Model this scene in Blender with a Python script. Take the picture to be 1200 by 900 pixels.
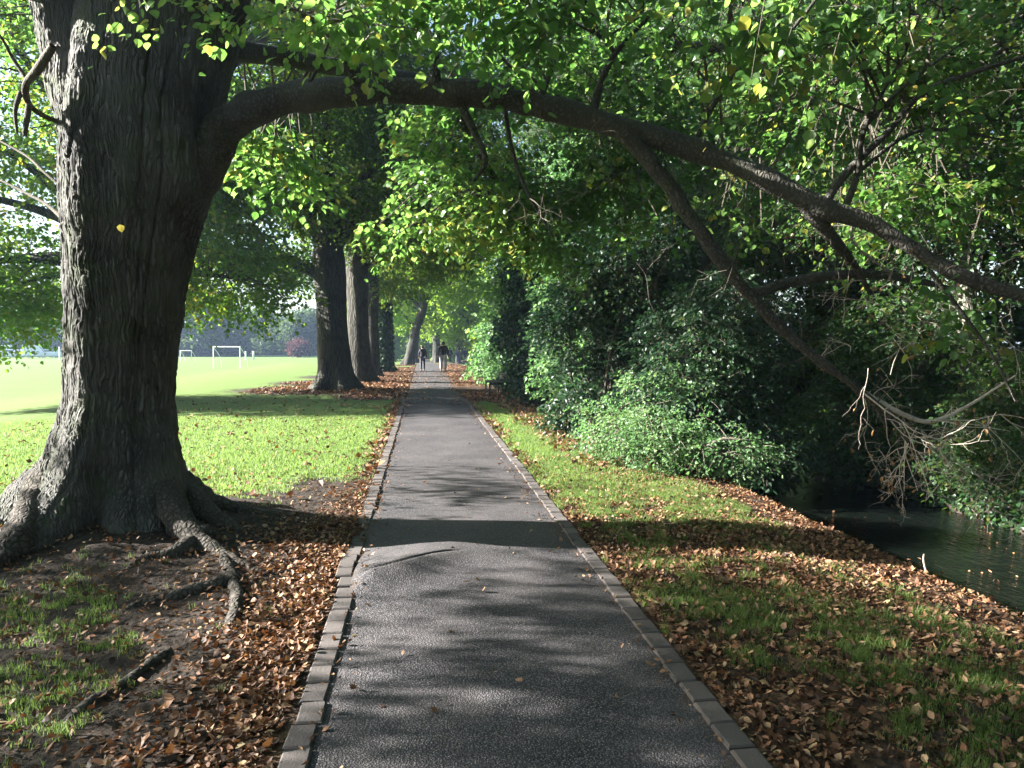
import bpy, bmesh, math, random
import numpy as np
from mathutils import Vector, Matrix
R = math.radians
for o in list(bpy.data.objects): bpy.data.objects.remove(o)
scn = bpy.context.scene
COL = scn.collection

# ------------------------------------------------------------------ camera, sky, sun, exposure
CAM_H = 1.65; YAW = R(6.6); PITCH = R(2.97); FPX = 906.0
cam = bpy.data.cameras.new('camera'); camo = bpy.data.objects.new('camera', cam); COL.objects.link(camo)
cam.sensor_width = 36; cam.lens = 36 * FPX / 1200.0; cam.clip_end = 3000; cam.clip_start = 0.05
camo.location = (0, 0, CAM_H); camo.rotation_euler = (R(90) - PITCH, 0, -YAW)
scn.camera = camo
SUN_EL = R(23); SUN_DX, SUN_DY = -0.984, 0.18          # where the sun stands, seen from the scene
w = bpy.data.worlds.new('World'); scn.world = w; w.use_nodes = True
nt = w.node_tree; bg = nt.nodes['Background']
sky = nt.nodes.new('ShaderNodeTexSky'); sky.sky_type = 'NISHITA'; sky.sun_disc = False
sky.sun_elevation = SUN_EL; sky.sun_rotation = math.atan2(SUN_DX, SUN_DY)
sky.air_density = 1.0; sky.dust_density = 1.6; sky.ozone_density = 1.2
nt.links.new(sky.outputs[0], bg.inputs[0]); bg.inputs[1].default_value = 0.05
sl = bpy.data.lights.new('sun', 'SUN'); sl.energy = 5.0; sl.angle = R(0.55); sl.color = (1.0, 0.95, 0.88)
so = bpy.data.objects.new('sun', sl); COL.objects.link(so)
sd = Vector((SUN_DX * math.cos(SUN_EL), SUN_DY * math.cos(SUN_EL), math.sin(SUN_EL)))
so.rotation_euler = sd.to_track_quat('Z', 'Y').to_euler(); so.location = (-20, 5, 20)
scn.view_settings.view_transform = 'Standard'; scn.view_settings.look = 'None'
scn.view_settings.exposure = 3.0; scn.view_settings.gamma = 1.0
scn.render.engine = 'CYCLES'
cy = scn.cycles
cy.max_bounces = 7; cy.diffuse_bounces = 4; cy.glossy_bounces = 2; cy.transmission_bounces = 4; cy.volume_bounces = 0
cy.sample_clamp_indirect = 6; cy.use_denoising = True; cy.caustics_reflective = False; cy.caustics_refractive = False

# ------------------------------------------------------------------ helpers
RNG = np.random.default_rng(11)
random.seed(4)
_f = np.array([math.sin(YAW) * math.cos(PITCH), math.cos(YAW) * math.cos(PITCH), -math.sin(PITCH)])
_r = np.array([math.cos(YAW), -math.sin(YAW), 0.0]); _u = np.cross(_r, _f)
CAMP = np.array([0, 0, CAM_H])
def P(px, py, depth):
    """point of the photograph (1200x900 pixels) at a chosen real distance"""
    return CAMP + depth * (_f + (px - 600) / FPX * _r + (450 - py) / FPX * _u)
def G(px, py, z=0.0):
    d = _f + (px - 600) / FPX * _r + (450 - py) / FPX * _u
    t = (z - CAM_H) / d[2]
    return CAMP + t * d
def S(t):
    t = np.clip(t, 0, 1); return t * t * (3 - 2 * t)
def _h(i, j, k):
    i = i.astype(np.int64); j = j.astype(np.int64); k = k.astype(np.int64)
    h = (i * 374761393 + j * 668265263 + k * 2147483647 * 7 + 1013904223) & 0xffffffff
    h = ((h ^ (h >> 13)) * 1274126177) & 0xffffffff
    h = ((h ^ (h >> 16)) * 2246822519) & 0xffffffff
    return ((h ^ (h >> 15)) & 0xffffff) / float(0xffffff)
def vnoise(p):
    p = np.asarray(p, float); i = np.floor(p); f = p - i; f = f * f * (3 - 2 * f)
    out = 0
    for a in (0, 1):
        wx = f[..., 0] if a else 1 - f[..., 0]
        for b in (0, 1):
            wy = f[..., 1] if b else 1 - f[..., 1]
            for c in (0, 1):
                wz = f[..., 2] if c else 1 - f[..., 2]
                out = out + wx * wy * wz * _h(i[..., 0] + a, i[..., 1] + b, i[..., 2] + c)
    return out
def fbm(p, o=3):
    p = np.asarray(p, float); s = 0; a = .5; t = 0
    for k in range(o):
        s = s + a * vnoise(p * 2 ** k + 17.3 * k); t += a; a *= .5
    return s / t
def fbm2(x, y, sc, o=3, seed=0):
    return fbm(np.stack([np.asarray(x) * sc, np.asarray(y) * sc, np.full(np.shape(x), seed + .5)], -1), o)
def norm(v): return v / (np.linalg.norm(v, axis=-1, keepdims=True) + 1e-9)

def mesh(name, V, F, mat, attrs=None, smooth=False):
    V = np.asarray(V, np.float32); F = np.asarray(F, np.int32)
    me = bpy.data.meshes.new(name)
    me.vertices.add(len(V)); me.vertices.foreach_set('co', V.ravel())
    k = F.shape[1]
    me.loops.add(F.size); me.loops.foreach_set('vertex_index', F.ravel())
    me.polygons.add(len(F)); me.polygons.foreach_set('loop_start', np.arange(0, F.size, k, dtype=np.int32))
    me.update(calc_edges=True)
    me.polygons.foreach_set('use_smooth', np.full(len(F), smooth, bool))
    for an, av in (attrs or {}).items():
        a = me.attributes.new(an, 'FLOAT', 'POINT'); a.data.foreach_set('value', np.asarray(av, np.float32))
    if mat: me.materials.append(mat)
    return me
def link(name, me, parent=None, loc=None):
    o = bpy.data.objects.new(name, me); COL.objects.link(o)
    if parent is not None: o.parent = parent
    if loc is not None: o.location = loc
    return o
def tag(o, label=None, cat=None, group=None, kind=None):
    if label: o['label'] = label
    if cat: o['category'] = cat
    if group: o['group'] = group
    if kind: o['kind'] = kind
    return o
def thing(name, label, cat, loc, group=None, rz=0):
    o = bpy.data.objects.new(name, None); COL.objects.link(o); o.location = loc; o.rotation_euler.z = rz
    o.empty_display_size = .2
    return tag(o, label, cat, group)
def copy_thing(src, loc, rz=0, sc=1.0, label=None):
    c = src.copy(); COL.objects.link(c); c.location = loc; c.rotation_euler.z = rz
    c.scale = (sc, sc, sc) if not isinstance(sc, tuple) else sc
    if label: c['label'] = label
    for ch in list(src.children):
        d = ch.copy(); COL.objects.link(d); d.parent = c
        for g in list(ch.children):
            e = g.copy(); COL.objects.link(e); e.parent = d
    return c

class MB:
    """collects pieces into one quad mesh"""
    def __init__(s): s.V = []; s.F = []; s.A = []; s.n = 0
    def add(s, V, F, a=None):
        V = np.asarray(V, float).reshape(-1, 3); s.V.append(V); s.F.append(np.asarray(F, int) + s.n); s.n += len(V)
        s.A.append(np.zeros(len(V)) if a is None else np.broadcast_to(a, (len(V),)))
    def box(s, c, d, rz=0, taper=1.0):
        x, y, z = [v / 2 for v in d]
        V = np.array([[-x, -y, -z], [x, -y, -z], [x, y, -z], [-x, y, -z], [-x * taper, -y * taper, z], [x * taper, -y * taper, z], [x * taper, y * taper, z], [-x * taper, y * taper, z]])
        c_, s_ = math.cos(rz), math.sin(rz)
        V = V @ np.array([[c_, s_, 0], [-s_, c_, 0], [0, 0, 1]]) + np.array(c)
        s.add(V, [[0, 3, 2, 1], [4, 5, 6, 7], [0, 1, 5, 4], [1, 2, 6, 5], [2, 3, 7, 6], [3, 0, 4, 7]])
    def tube(s, pts, rad, seg=8, sub=4, rough=0.0, rf=3.0, flare=None):
        V, F = tube(pts, rad, seg, sub, rough, rf, flare); s.add(V, F)
    def build(s, name, mat, parent=None, smooth=False, attr=None, loc=None):
        V = np.concatenate(s.V)
        me = mesh(name, V, np.concatenate(s.F), mat, {attr: np.concatenate(s.A)} if attr else None, smooth)
        return link(name, me, parent, loc)

def catmull(p, sub):
    p = np.asarray(p, float)
    if len(p) < 3 or sub <= 1: 
        if sub <= 1: return p
        t = np.linspace(0, 1, sub + 1)[:, None]; return p[0] * (1 - t) + p[-1] * t
    q = np.vstack([2 * p[0] - p[1], p, 2 * p[-1] - p[-2]]); out = []
    t = np.linspace(0, 1, sub, endpoint=False)[:, None]
    for i in range(1, len(q) - 2):
        a, b, c, d = q[i - 1], q[i], q[i + 1], q[i + 2]
        out.append(.5 * (2 * b + (c - a) * t + (2 * a - 5 * b + 4 * c - d) * t ** 2 + (3 * b - a - 3 * c + d) * t ** 3))
    out.append(p[-1:]); return np.vstack(out)
def tube(pts, rad, seg=8, sub=4, rough=0.0, rf=3.0, flare=None):
    pr = np.column_stack([np.asarray(pts, float), np.asarray(rad, float)]); pr = catmull(pr, sub)
    p, r = pr[:, :3], np.maximum(pr[:, 3], .0008); n = len(p)
    T = norm(np.gradient(p, axis=0))
    up = np.array([0, 1.0, 0]) if abs(T[0, 1]) < .8 else np.array([1.0, 0, 0])
    U = np.zeros_like(T); U[0] = norm(np.cross(T[0], up))
    for i in range(1, n):
        v = U[i - 1] - T[i] * np.dot(U[i - 1], T[i]); U[i] = v / (np.linalg.norm(v) + 1e-9)
    W = np.cross(T, U)
    a = np.linspace(0, 2 * math.pi, seg, endpoint=False)
    D = U[:, None] * np.cos(a)[None, :, None] + W[:, None] * np.sin(a)[None, :, None]
    rr = np.repeat(r[:, None], seg, 1)
    if rough:
        rr = rr * (1 + rough * (2 * fbm((p[:, None] + D * r[:, None, None]) * rf + 5) - 1))
    if flare is not None: rr = rr * flare(p, a)
    V = (p[:, None] + D * rr[..., None]).reshape(-1, 3)
    i = np.arange(n - 1)[:, None] * seg; j = np.arange(seg)[None]; j2 = (j + 1) % seg
    F = np.stack([i + j, i + j2, i + seg + j2, i + seg + j], -1).reshape(-1, 4)
    return V, F

def leaves_arrays(Bp, A, N, size, rnd, width=.42, fold=.10):
    A = norm(A); S_ = norm(np.cross(A, N)); N = np.cross(S_, A)
    s = size[:, None]
    b = Bp; t = Bp + A * s - N * s * .06
    r1 = Bp + A * s * .28 + S_ * s * width + N * s * fold; r2 = Bp + A * s * .68 + S_ * s * width * .75 + N * s * fold
    l1 = Bp + A * s * .28 - S_ * s * width + N * s * fold; l2 = Bp + A * s * .68 - S_ * s * width * .75 + N * s * fold
    V = np.stack([b, r1, r2, t, l2, l1], 1).reshape(-1, 3)
    k = np.arange(len(Bp))[:, None] * 6
    F = np.concatenate([k + np.array([0, 1, 2, 3]), k + np.array([0, 3, 4, 5])], 0)
    return V, F, np.repeat(rnd, 6)
def round_leaves(Bp, A, N, size, rnd, width=.42, fold=.10):
    A = norm(A); S_ = norm(np.cross(A, N)); N = np.cross(S_, A); s = size[:, None]; P_ = []
    P_.append(Bp); P_.append(Bp + A * s * .5 + N * s * .02); P_.append(Bp + A * s - N * s * .10)
    for sg in (1, -1):
        for t_, w_ in ((.10, .62), (.42, 1.0), (.78, .55)): P_.append(Bp + A * s * t_ + S_ * sg * s * width * w_ + N * s * fold * w_ * (1 - .4 * t_))
    V = np.stack(P_, 1).reshape(-1, 3); k = np.arange(len(Bp))[:, None] * 9
    F = np.concatenate([k + np.array(q) for q in ([0, 3, 4, 1], [1, 4, 5, 2], [0, 1, 7, 6], [1, 2, 8, 7])], 0)
    return V, F, np.repeat(rnd, 9)
def spray_leaves(pts, dirs, L, nl, size, rng, droop=.25, tilt=.55, shape=.42, tone=None, rnd_leaf=False):
    """twigs starting at pts along dirs, each with nl leaves left and right of it; returns leaf mesh arrays and the twig lines"""
    n = len(pts); dirs = norm(dirs)
    Ls = L * rng.uniform(.6, 1.25, (n, 1, 1))
    t = (np.arange(nl)[None, :, None] + rng.uniform(0, 1, (n, nl, 1))) / nl
    up = np.array([0, 0, 1.0])
    side = norm(np.cross(dirs, up))[:, None]
    sg = np.where(np.arange(nl) % 2, 1., -1.)[None, :, None]
    pos = pts[:, None] + dirs[:, None] * Ls * t - up * droop * Ls * t ** 2 + side * sg * size * rng.uniform(0.1, 1.6, (n, nl, 1)) * (1.2 - t * .7)
    pos = pos + rng.normal(0, size * .45, (n, nl, 3))
    A = side * sg * .8 + dirs[:, None] * .55 - up * .45 + rng.normal(0, .35, (n, nl, 3))
    N = up + rng.normal(0, tilt, (n, nl, 3))
    sz = size * rng.uniform(.55, 1.2, (n, nl)); rn = rng.uniform(0, 1, (n, nl))
    tn = rng.uniform(0, 1, (n, 1)) if tone is None else tone[:, None]
    rn = np.clip(.45 * rn + .55 * tn, 0, 1)
    m = n * nl
    V, F, a = (round_leaves if rnd_leaf else leaves_arrays)(pos.reshape(m, 3), A.reshape(m, 3), N.reshape(m, 3), sz.reshape(m), rn.reshape(m), shape)
    tips = pts + dirs * Ls[:, 0] - up * droop * Ls[:, 0]
    return V, F, a, tips
def lobe_points(lobes, n, rng, thr=.45, nf=.7, shell=.45, seed=0):
    """points in a set of ellipsoids (cx,cy,cz,rx,ry,rz[,weight]), mostly near the shells, thinned by noise so the crown has gaps"""
    L = [tuple(l) + (1.,) * (7 - len(l)) for l in lobes]
    wts = np.array([(l[3] * l[4] + l[4] * l[5] + l[3] * l[5]) * l[6] for l in L]); wts /= wts.sum()
    out = []; dirs = []; tot = 0
    for _ in range(30):
        k = rng.choice(len(L), n * 2, p=wts); La = np.array(L)[k]
        d = norm(rng.normal(0, 1, (n * 2, 3))); r = rng.uniform(shell ** 2, 1, (n * 2, 1)) ** .5
        p = La[:, :3] + d * r * La[:, 3:6]
        keep = fbm(p * nf + seed * 9.1, 3) > thr - .12 * rng.uniform(-1, 1, len(p))
        p = p[keep]; dd = d[keep]
        out.append(p); dirs.append(dd); tot += len(p)
        if tot >= n: break
    return np.concatenate(out)[:n], np.concatenate(dirs)[:n]

# ------------------------------------------------------------------ materials
def new_mat(name):
    m = bpy.data.materials.new(name); m.use_nodes = True
    t = m.node_tree; b = t.nodes['Principled BSDF']; return m, t, b
def N_(t, kind, **kw):
    n = t.nodes.new(kind)
    for k, v in kw.items(): setattr(n, k, v)
    return n
def ramp(t, src, stops, interp='LINEAR'):
    r = t.nodes.new('ShaderNodeValToRGB'); r.color_ramp.interpolation = interp
    e = r.color_ramp.elements
    e[0].position, e[0].color = stops[0][0], (*stops[0][1], 1); e[1].position, e[1].color = stops[-1][0], (*stops[-1][1], 1)
    for p, c in stops[1:-1]:
        k = e.new(p); k.color = (*c, 1)
    if src is not None: t.links.new(src, r.inputs[0])
    return r
def coords(t, scale=(1, 1, 1)):
    tc = N_(t, 'ShaderNodeTexCoord'); mp = N_(t, 'ShaderNodeMapping'); mp.inputs['Scale'].default_value = scale
    t.links.new(tc.outputs['Object'], mp.inputs[0]); return mp.outputs[0]
def noise(t, vec, scale, detail=3, rough=.55, dist=0):
    n = N_(t, 'ShaderNodeTexNoise'); n.inputs['Scale'].default_value = scale; n.inputs['Detail'].default_value = detail
    n.inputs['Roughness'].default_value = rough; n.inputs['Distortion'].default_value = dist
    if vec is not None: t.links.new(vec, n.inputs['Vector'])
    return n.outputs['Fac']
def math_(t, op, a, b=None, c=None, clamp=False):
    n = N_(t, 'ShaderNodeMath', operation=op); n.use_clamp = clamp
    for i, v in enumerate((a, b, c)):
        if v is None: continue
        if isinstance(v, (int, float)): n.inputs[i].default_value = v
        else: t.links.new(v, n.inputs[i])
    return n.outputs[0]
def mix(t, f, a, b):
    n = N_(t, 'ShaderNodeMix', data_type='RGBA')
    for s, v in ((n.inputs[0], f), (n.inputs[6], a), (n.inputs[7], b)):
        if isinstance(v, (int, float)): s.default_value = v
        elif isinstance(v, tuple): s.default_value = (*v, 1)
        else: t.links.new(v, s)
    return n.outputs[2]
def bump(t, b, h, strength, dist):
    n = N_(t, 'ShaderNodeBump'); n.inputs['Strength'].default_value = strength; n.inputs['Distance'].default_value = dist
    t.links.new(h, n.inputs['Height']); t.links.new(n.outputs[0], b.inputs['Normal']); return n

def leaf_mat(name, stops, tstops, trans=.42, rough=.42, spec=.4):
    m, t, b = new_mat(name)
    at = N_(t, 'ShaderNodeAttribute', attribute_name='rnd')
    c = ramp(t, at.outputs['Fac'], stops); c2 = ramp(t, at.outputs['Fac'], tstops)
    t.links.new(c.outputs[0], b.inputs['Base Color']); b.inputs['Roughness'].default_value = rough
    b.inputs['Specular IOR Level'].default_value = spec
    tr = N_(t, 'ShaderNodeBsdfTranslucent'); t.links.new(c2.outputs[0], tr.inputs[0])
    mx = N_(t, 'ShaderNodeMixShader'); mx.inputs[0].default_value = trans
    t.links.new(b.outputs[0], mx.inputs[1]); t.links.new(tr.outputs[0], mx.inputs[2])
    t.links.new(mx.outputs[0], t.nodes['Material Output'].inputs[0]); return m
M = {}
M['lime_leaf'] = leaf_mat('lime_leaf', [(0, (.02, .058, .014)), (.45, (.038, .098, .02)), (.8, (.07, .14, .028)), (.93, (.16, .17, .03)), (1, (.25, .20, .05))],
                          [(0, (.09, .24, .04)), (.45, (.17, .37, .07)), (.8, (.28, .46, .10)), (.93, (.42, .42, .06)), (1, (.5, .38, .09))], .48, .4, .45)
M['avenue_leaf'] = leaf_mat('avenue_leaf', [(0, (.022, .058, .014)), (.5, (.042, .095, .02)), (.82, (.075, .125, .024)), (.94, (.16, .13, .035)), (1, (.2, .11, .03))],
                            [(0, (.07, .18, .02)), (.5, (.14, .30, .03)), (.82, (.26, .38, .04)), (.94, (.42, .36, .06)), (1, (.45, .25, .06))], .40, .5, .3)
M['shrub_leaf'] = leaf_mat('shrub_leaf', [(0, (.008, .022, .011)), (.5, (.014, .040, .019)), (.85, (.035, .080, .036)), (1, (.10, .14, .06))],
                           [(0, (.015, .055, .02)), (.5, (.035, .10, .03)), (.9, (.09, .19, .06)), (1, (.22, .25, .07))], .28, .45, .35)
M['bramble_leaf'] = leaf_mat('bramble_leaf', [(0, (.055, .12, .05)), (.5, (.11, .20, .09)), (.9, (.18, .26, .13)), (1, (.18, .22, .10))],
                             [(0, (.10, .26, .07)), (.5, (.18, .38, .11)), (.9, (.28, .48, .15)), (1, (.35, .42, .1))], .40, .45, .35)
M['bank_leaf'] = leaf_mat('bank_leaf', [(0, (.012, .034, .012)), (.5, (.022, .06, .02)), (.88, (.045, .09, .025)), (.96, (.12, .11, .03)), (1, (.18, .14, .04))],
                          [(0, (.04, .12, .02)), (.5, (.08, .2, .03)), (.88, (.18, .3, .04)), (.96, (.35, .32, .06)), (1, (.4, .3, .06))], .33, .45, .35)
M['far_leaf'] = leaf_mat('far_leaf', [(0, (.03, .06, .02)), (.5, (.045, .085, .028)), (.9, (.07, .10, .035)), (1, (.12, .10, .04))],
                         [(0, (.08, .16, .03)), (.5, (.12, .22, .04)), (1, (.2, .25, .06))], .3, .6, .2)
M['field_leaf'] = leaf_mat('field_leaf', [(0, (.04, .09, .02)), (.5, (.07, .13, .025)), (.8, (.13, .17, .03)), (.92, (.25, .2, .04)), (1, (.26, .13, .04))],
                           [(0, (.14, .34, .03)), (.5, (.24, .46, .04)), (.8, (.42, .52, .05)), (.92, (.6, .5, .08)), (1, (.6, .35, .1))], .5, .5, .3)
M['copper_leaf'] = leaf_mat('copper_leaf', [(0, (.05, .03, .035)), (1, (.09, .045, .05))], [(0, (.15, .05, .05)), (1, (.2, .08, .06))], .3, .6, .2)
M['glade_leaf'] = leaf_mat('glade_leaf', [(0, (.05, .11, .02)), (.6, (.08, .15, .025)), (1, (.16, .2, .04))],
                           [(0, (.2, .42, .03)), (.6, (.3, .52, .04)), (1, (.5, .56, .08))], .5, .5, .3)
M['grass'] = leaf_mat('grass_blade', [(0, (.05, .09, .022)), (.6, (.09, .135, .035)), (.92, (.13, .17, .05)), (1, (.2, .17, .08))],
                      [(0, (.20, .32, .07)), (.6, (.27, .44, .10)), (.92, (.38, .50, .14)), (1, (.4, .34, .15))], .38, .5, .3)
M['litter'] = leaf_mat('fallen_leaf', [(0, (.022, .015, .012)), (.22, (.06, .034, .022)), (.40, (.13, .066, .036)), (.58, (.23, .115, .06)), (.78, (.34, .22, .135)), (.92, (.34, .26, .14)), (1, (.30, .12, .035))],
                       [(0, (.05, .02, .01)), (.5, (.2, .07, .02)), (1, (.4, .2, .05))], .16, .6, .25)
M['dead_leaf'] = leaf_mat('withered_leaf', [(0, (.12, .07, .035)), (1, (.30, .19, .09))], [(0, (.2, .1, .04)), (1, (.4, .25, .1))], .3, .6, .2)

def bark_mat(name, c0, c1, c2, sc=15.0, stretch=.17, depth=.018, moss=0.0, real=False, dist=.14):
    m, t, b = new_mat(name)
    v = coords(t, (1, 1, stretch)); vo = coords(t)
    nz = N_(t, 'ShaderNodeTexNoise'); nz.inputs['Scale'].default_value = 3.2; nz.inputs['Detail'].default_value = 3
    t.links.new(vo, nz.inputs['Vector'])
    vm = N_(t, 'ShaderNodeVectorMath', operation='MULTIPLY_ADD'); vm.inputs[1].default_value = (dist, dist, dist * .5)
    t.links.new(nz.outputs['Color'], vm.inputs[0]); t.links.new(v, vm.inputs[2])
    vr = N_(t, 'ShaderNodeTexVoronoi', feature='DISTANCE_TO_EDGE'); vr.inputs['Scale'].default_value = sc
    t.links.new(vm.outputs[0], vr.inputs['Vector'])
    ridge = math_(t, 'MULTIPLY', vr.outputs['Distance'], 3.2, clamp=True)
    ridge = math_(t, 'POWER', ridge, .6)
    fine = noise(t, v, 60, 4, .6); big = noise(t, vo, 2.2, 3)
    if real:
        v3 = N_(t, 'ShaderNodeTexVoronoi', feature='DISTANCE_TO_EDGE'); v3.inputs['Scale'].default_value = sc * .36; t.links.new(vm.outputs[0], v3.inputs['Vector'])
        plate = math_(t, 'POWER', math_(t, 'MULTIPLY', v3.outputs['Distance'], 4.5, clamp=True), .7); ridge = math_(t, 'MULTIPLY', ridge, math_(t, 'MULTIPLY_ADD', plate, .75, .3))
    h = math_(t, 'MULTIPLY_ADD', fine, .35, math_(t, 'MULTIPLY_ADD', big, 1.1 if real else .7, ridge))
    c = ramp(t, math_(t, 'MULTIPLY_ADD', fine, .35, math_(t, 'MULTIPLY', ridge, .7)), [(0, c0), (.55, c1), (1, c2)])
    colr = c.outputs[0]
    blotch = ramp(t, noise(t, vo, 1.3, 4, .6), [(.42, (0, 0, 0)), (.68, (1, 1, 1))])
    colr = mix(t, math_(t, 'MULTIPLY', blotch.outputs[0], .45), colr, tuple(min(1, x * 1.5) for x in c2))
    if moss:
        mo = ramp(t, noise(t, vo, 2.7, 5, .65), [(.5, (0, 0, 0)), (.62, (1, 1, 1))])
        colr = mix(t, math_(t, 'MULTIPLY', mo.outputs[0], moss), colr, (.05, .075, .025))
    t.links.new(colr, b.inputs['Base Color']); b.inputs['Roughness'].default_value = .85; b.inputs['Specular IOR Level'].default_value = .25
    if real:
        d = N_(t, 'ShaderNodeDisplacement'); d.inputs['Midlevel'].default_value = .8; d.inputs['Scale'].default_value = depth
        t.links.new(h, d.inputs['Height']); t.links.new(d.outputs[0], t.nodes['Material Output'].inputs['Displacement'])
        m.displacement_method = 'BOTH'
    else: bump(t, b, h, 1.0, depth)
    return m
M['bark'] = bark_mat('old_bark', (.012, .012, .0115), (.056, .055, .053), (.115, .112, .106), 31, .115, .018, .35, True, .12)
M['limb_bark'] = bark_mat('limb_bark', (.015, .014, .012), (.045, .042, .036), (.085, .08, .07), 34, .7, .007, .2)
M['avenue_bark'] = bark_mat('avenue_bark', (.010, .010, .009), (.036, .034, .030), (.07, .066, .057), 12, .16, .03, .2)
M['pale_twig'] = bark_mat('pale_twig', (.14, .11, .09), (.32, .28, .23), (.42, .38, .32), 60, .8, .002)
M['dark_twig'] = bark_mat('dark_twig', (.03, .025, .02), (.07, .06, .045), (.11, .10, .08), 50, .8, .003)
M['grey_bark'] = bark_mat('grey_bark', (.05, .048, .04), (.14, .13, .11), (.2, .19, .16), 18, .3, .01, .3)

def simple_mat(name, col, rough=.6, metal=0, bs=0, bsc=40, var=.25, vs=8):
    m, t, b = new_mat(name); v = coords(t)
    n = noise(t, v, vs, 4)
    c = ramp(t, n, [(.3, tuple(x * (1 - var) for x in col)), (.7, tuple(min(1, x * (1 + var)) for x in col))])
    t.links.new(c.outputs[0], b.inputs['Base Color']); b.inputs['Roughness'].default_value = rough; b.inputs['Metallic'].default_value = metal
    if bs: bump(t, b, noise(t, v, bsc, 3), 1, bs)
    return m

# ground
m, t, b = new_mat('ground'); M['ground'] = m
v = coords(t)
ga = N_(t, 'ShaderNodeAttribute', attribute_name='grass').outputs['Fac']; la = N_(t, 'ShaderNodeAttribute', attribute_name='litter').outputs['Fac']
n1 = noise(t, v, 4, 6, .65); n2 = noise(t, v, 28, 4, .6); n3 = noise(t, v, .35, 4, .55)
soil = ramp(t, n1, [(.3, (.022, .018, .015)), (.55, (.045, .036, .030)), (.75, (.085, .068, .056))])
field = mix(t, n3, (.075, .150, .032), (.108, .190, .045))
field = mix(t, math_(t, 'MULTIPLY', n2, .55), field, (.15, .165, .05))
gm = ramp(t, math_(t, 'ADD', ga, math_(t, 'MULTIPLY_ADD', n1, .9, -.45)), [(.42, (0, 0, 0)), (.6, (1, 1, 1))])
col = mix(t, gm.outputs[0], soil.outputs[0], field)
vl = N_(t, 'ShaderNodeTexVoronoi'); vl.inputs['Scale'].default_value = 17; t.links.new(v, vl.inputs['Vector'])
lc = ramp(t, N_(t, 'ShaderNodeSeparateColor').outputs[0], [(0, (.025, .016, .012)), (.4, (.06, .036, .022)), (.7, (.10, .06, .036)), (1, (.16, .10, .06))])
sc_ = t.nodes[-1]
for n in t.nodes:
    if n.bl_idname == 'ShaderNodeSeparateColor': t.links.new(vl.outputs['Color'], n.inputs[0])
lm = ramp(t, math_(t, 'ADD', la, math_(t, 'MULTIPLY_ADD', noise(t, v, 9, 4, .7), 1.1, -.55)), [(.5, (0, 0, 0)), (.6, (1, 1, 1))])
col = mix(t, math_(t, 'MULTIPLY', lm.outputs[0], .7), col, lc.outputs[0])
t.links.new(col, b.inputs['Base Color']); b.inputs['Roughness'].default_value = .95; b.inputs['Specular IOR Level'].default_value = .15
bump(t, b, math_(t, 'MULTIPLY_ADD', n2, .5, math_(t, 'MULTIPLY_ADD', vl.outputs['Distance'], .3, n1)), 1, .035)

# asphalt: bluish-black binder with grey chippings worn bare
m, t, b = new_mat('asphalt'); M['asphalt'] = m
v = coords(t)
vo = N_(t, 'ShaderNodeTexVoronoi'); vo.inputs['Scale'].default_value = 105; t.links.new(v, vo.inputs['Vector'])
vo2 = N_(t, 'ShaderNodeTexVoronoi'); vo2.inputs['Scale'].default_value = 150; t.links.new(v, vo2.inputs['Vector'])
sp = N_(t, 'ShaderNodeSeparateColor'); t.links.new(vo.outputs['Color'], sp.inputs[0])
wear = noise(t, v, 1.1, 5, .6); f1 = noise(t, v, 9, 4)
st = ramp(t, sp.outputs[0], [(0, (.065, .061, .066)), (.5, (.12, .111, .118)), (1, (.25, .228, .24))])
hgt = math_(t, 'SUBTRACT', 1, math_(t, 'MULTIPLY', vo.outputs['Distance'], 1.5), clamp=True)
top = ramp(t, hgt, [(.25, (0, 0, 0)), (.6, (1, 1, 1))])
c = mix(t, top.outputs[0], (.022, .022, .025), st.outputs[0])
c = mix(t, math_(t, 'MULTIPLY', ramp(t, wear, [(.4, (0, 0, 0)), (.7, (1, 1, 1))]).outputs[0], .4), c, (.13, .115, .115))
edge = N_(t, 'ShaderNodeAttribute', attribute_name='edge').outputs['Fac']
dirt = ramp(t, math_(t, 'ADD', edge, math_(t, 'MULTIPLY_ADD', f1, 1., -.5)), [(.45, (0, 0, 0)), (.75, (1, 1, 1))])
c = mix(t, math_(t, 'MULTIPLY', dirt.outputs[0], .75), c, (.09, .06, .042))
c = mix(t, math_(t, 'MULTIPLY', N_(t, 'ShaderNodeAttribute', attribute_name='crack').outputs['Fac'], .9), c, (.012, .011, .010))
stain = ramp(t, noise(t, v, 2.3, 6, .7), [(.52, (0, 0, 0)), (.60, (1, 1, 1))]); c = mix(t, math_(t, 'MULTIPLY', stain.outputs[0], .3), c, (.045, .042, .042))
t.links.new(c, b.inputs['Base Color']); b.inputs['Roughness'].default_value = .78; b.inputs['Specular IOR Level'].default_value = .35
bump(t, b, math_(t, 'MULTIPLY_ADD', vo2.outputs['Distance'], -.35, math_(t, 'MULTIPLY_ADD', sp.outputs[1], .5, hgt)), 1, .0032)

m, t, b = new_mat('kerb_stone'); M['kerb'] = m
v = coords(t); at = N_(t, 'ShaderNodeAttribute', attribute_name='rnd').outputs['Fac']
c = ramp(t, at, [(0, (.058, .050, .048)), (.5, (.078, .068, .064)), (1, (.115, .098, .092))])
c = mix(t, math_(t, 'MULTIPLY', noise(t, v, 14, 5, .7), .6), c.outputs[0], (.07, .062, .058))
t.links.new(c, b.inputs['Base Color']); b.inputs['Roughness'].default_value = .9
bump(t, b, noise(t, v, 90, 4, .7), 1, .004)

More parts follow.
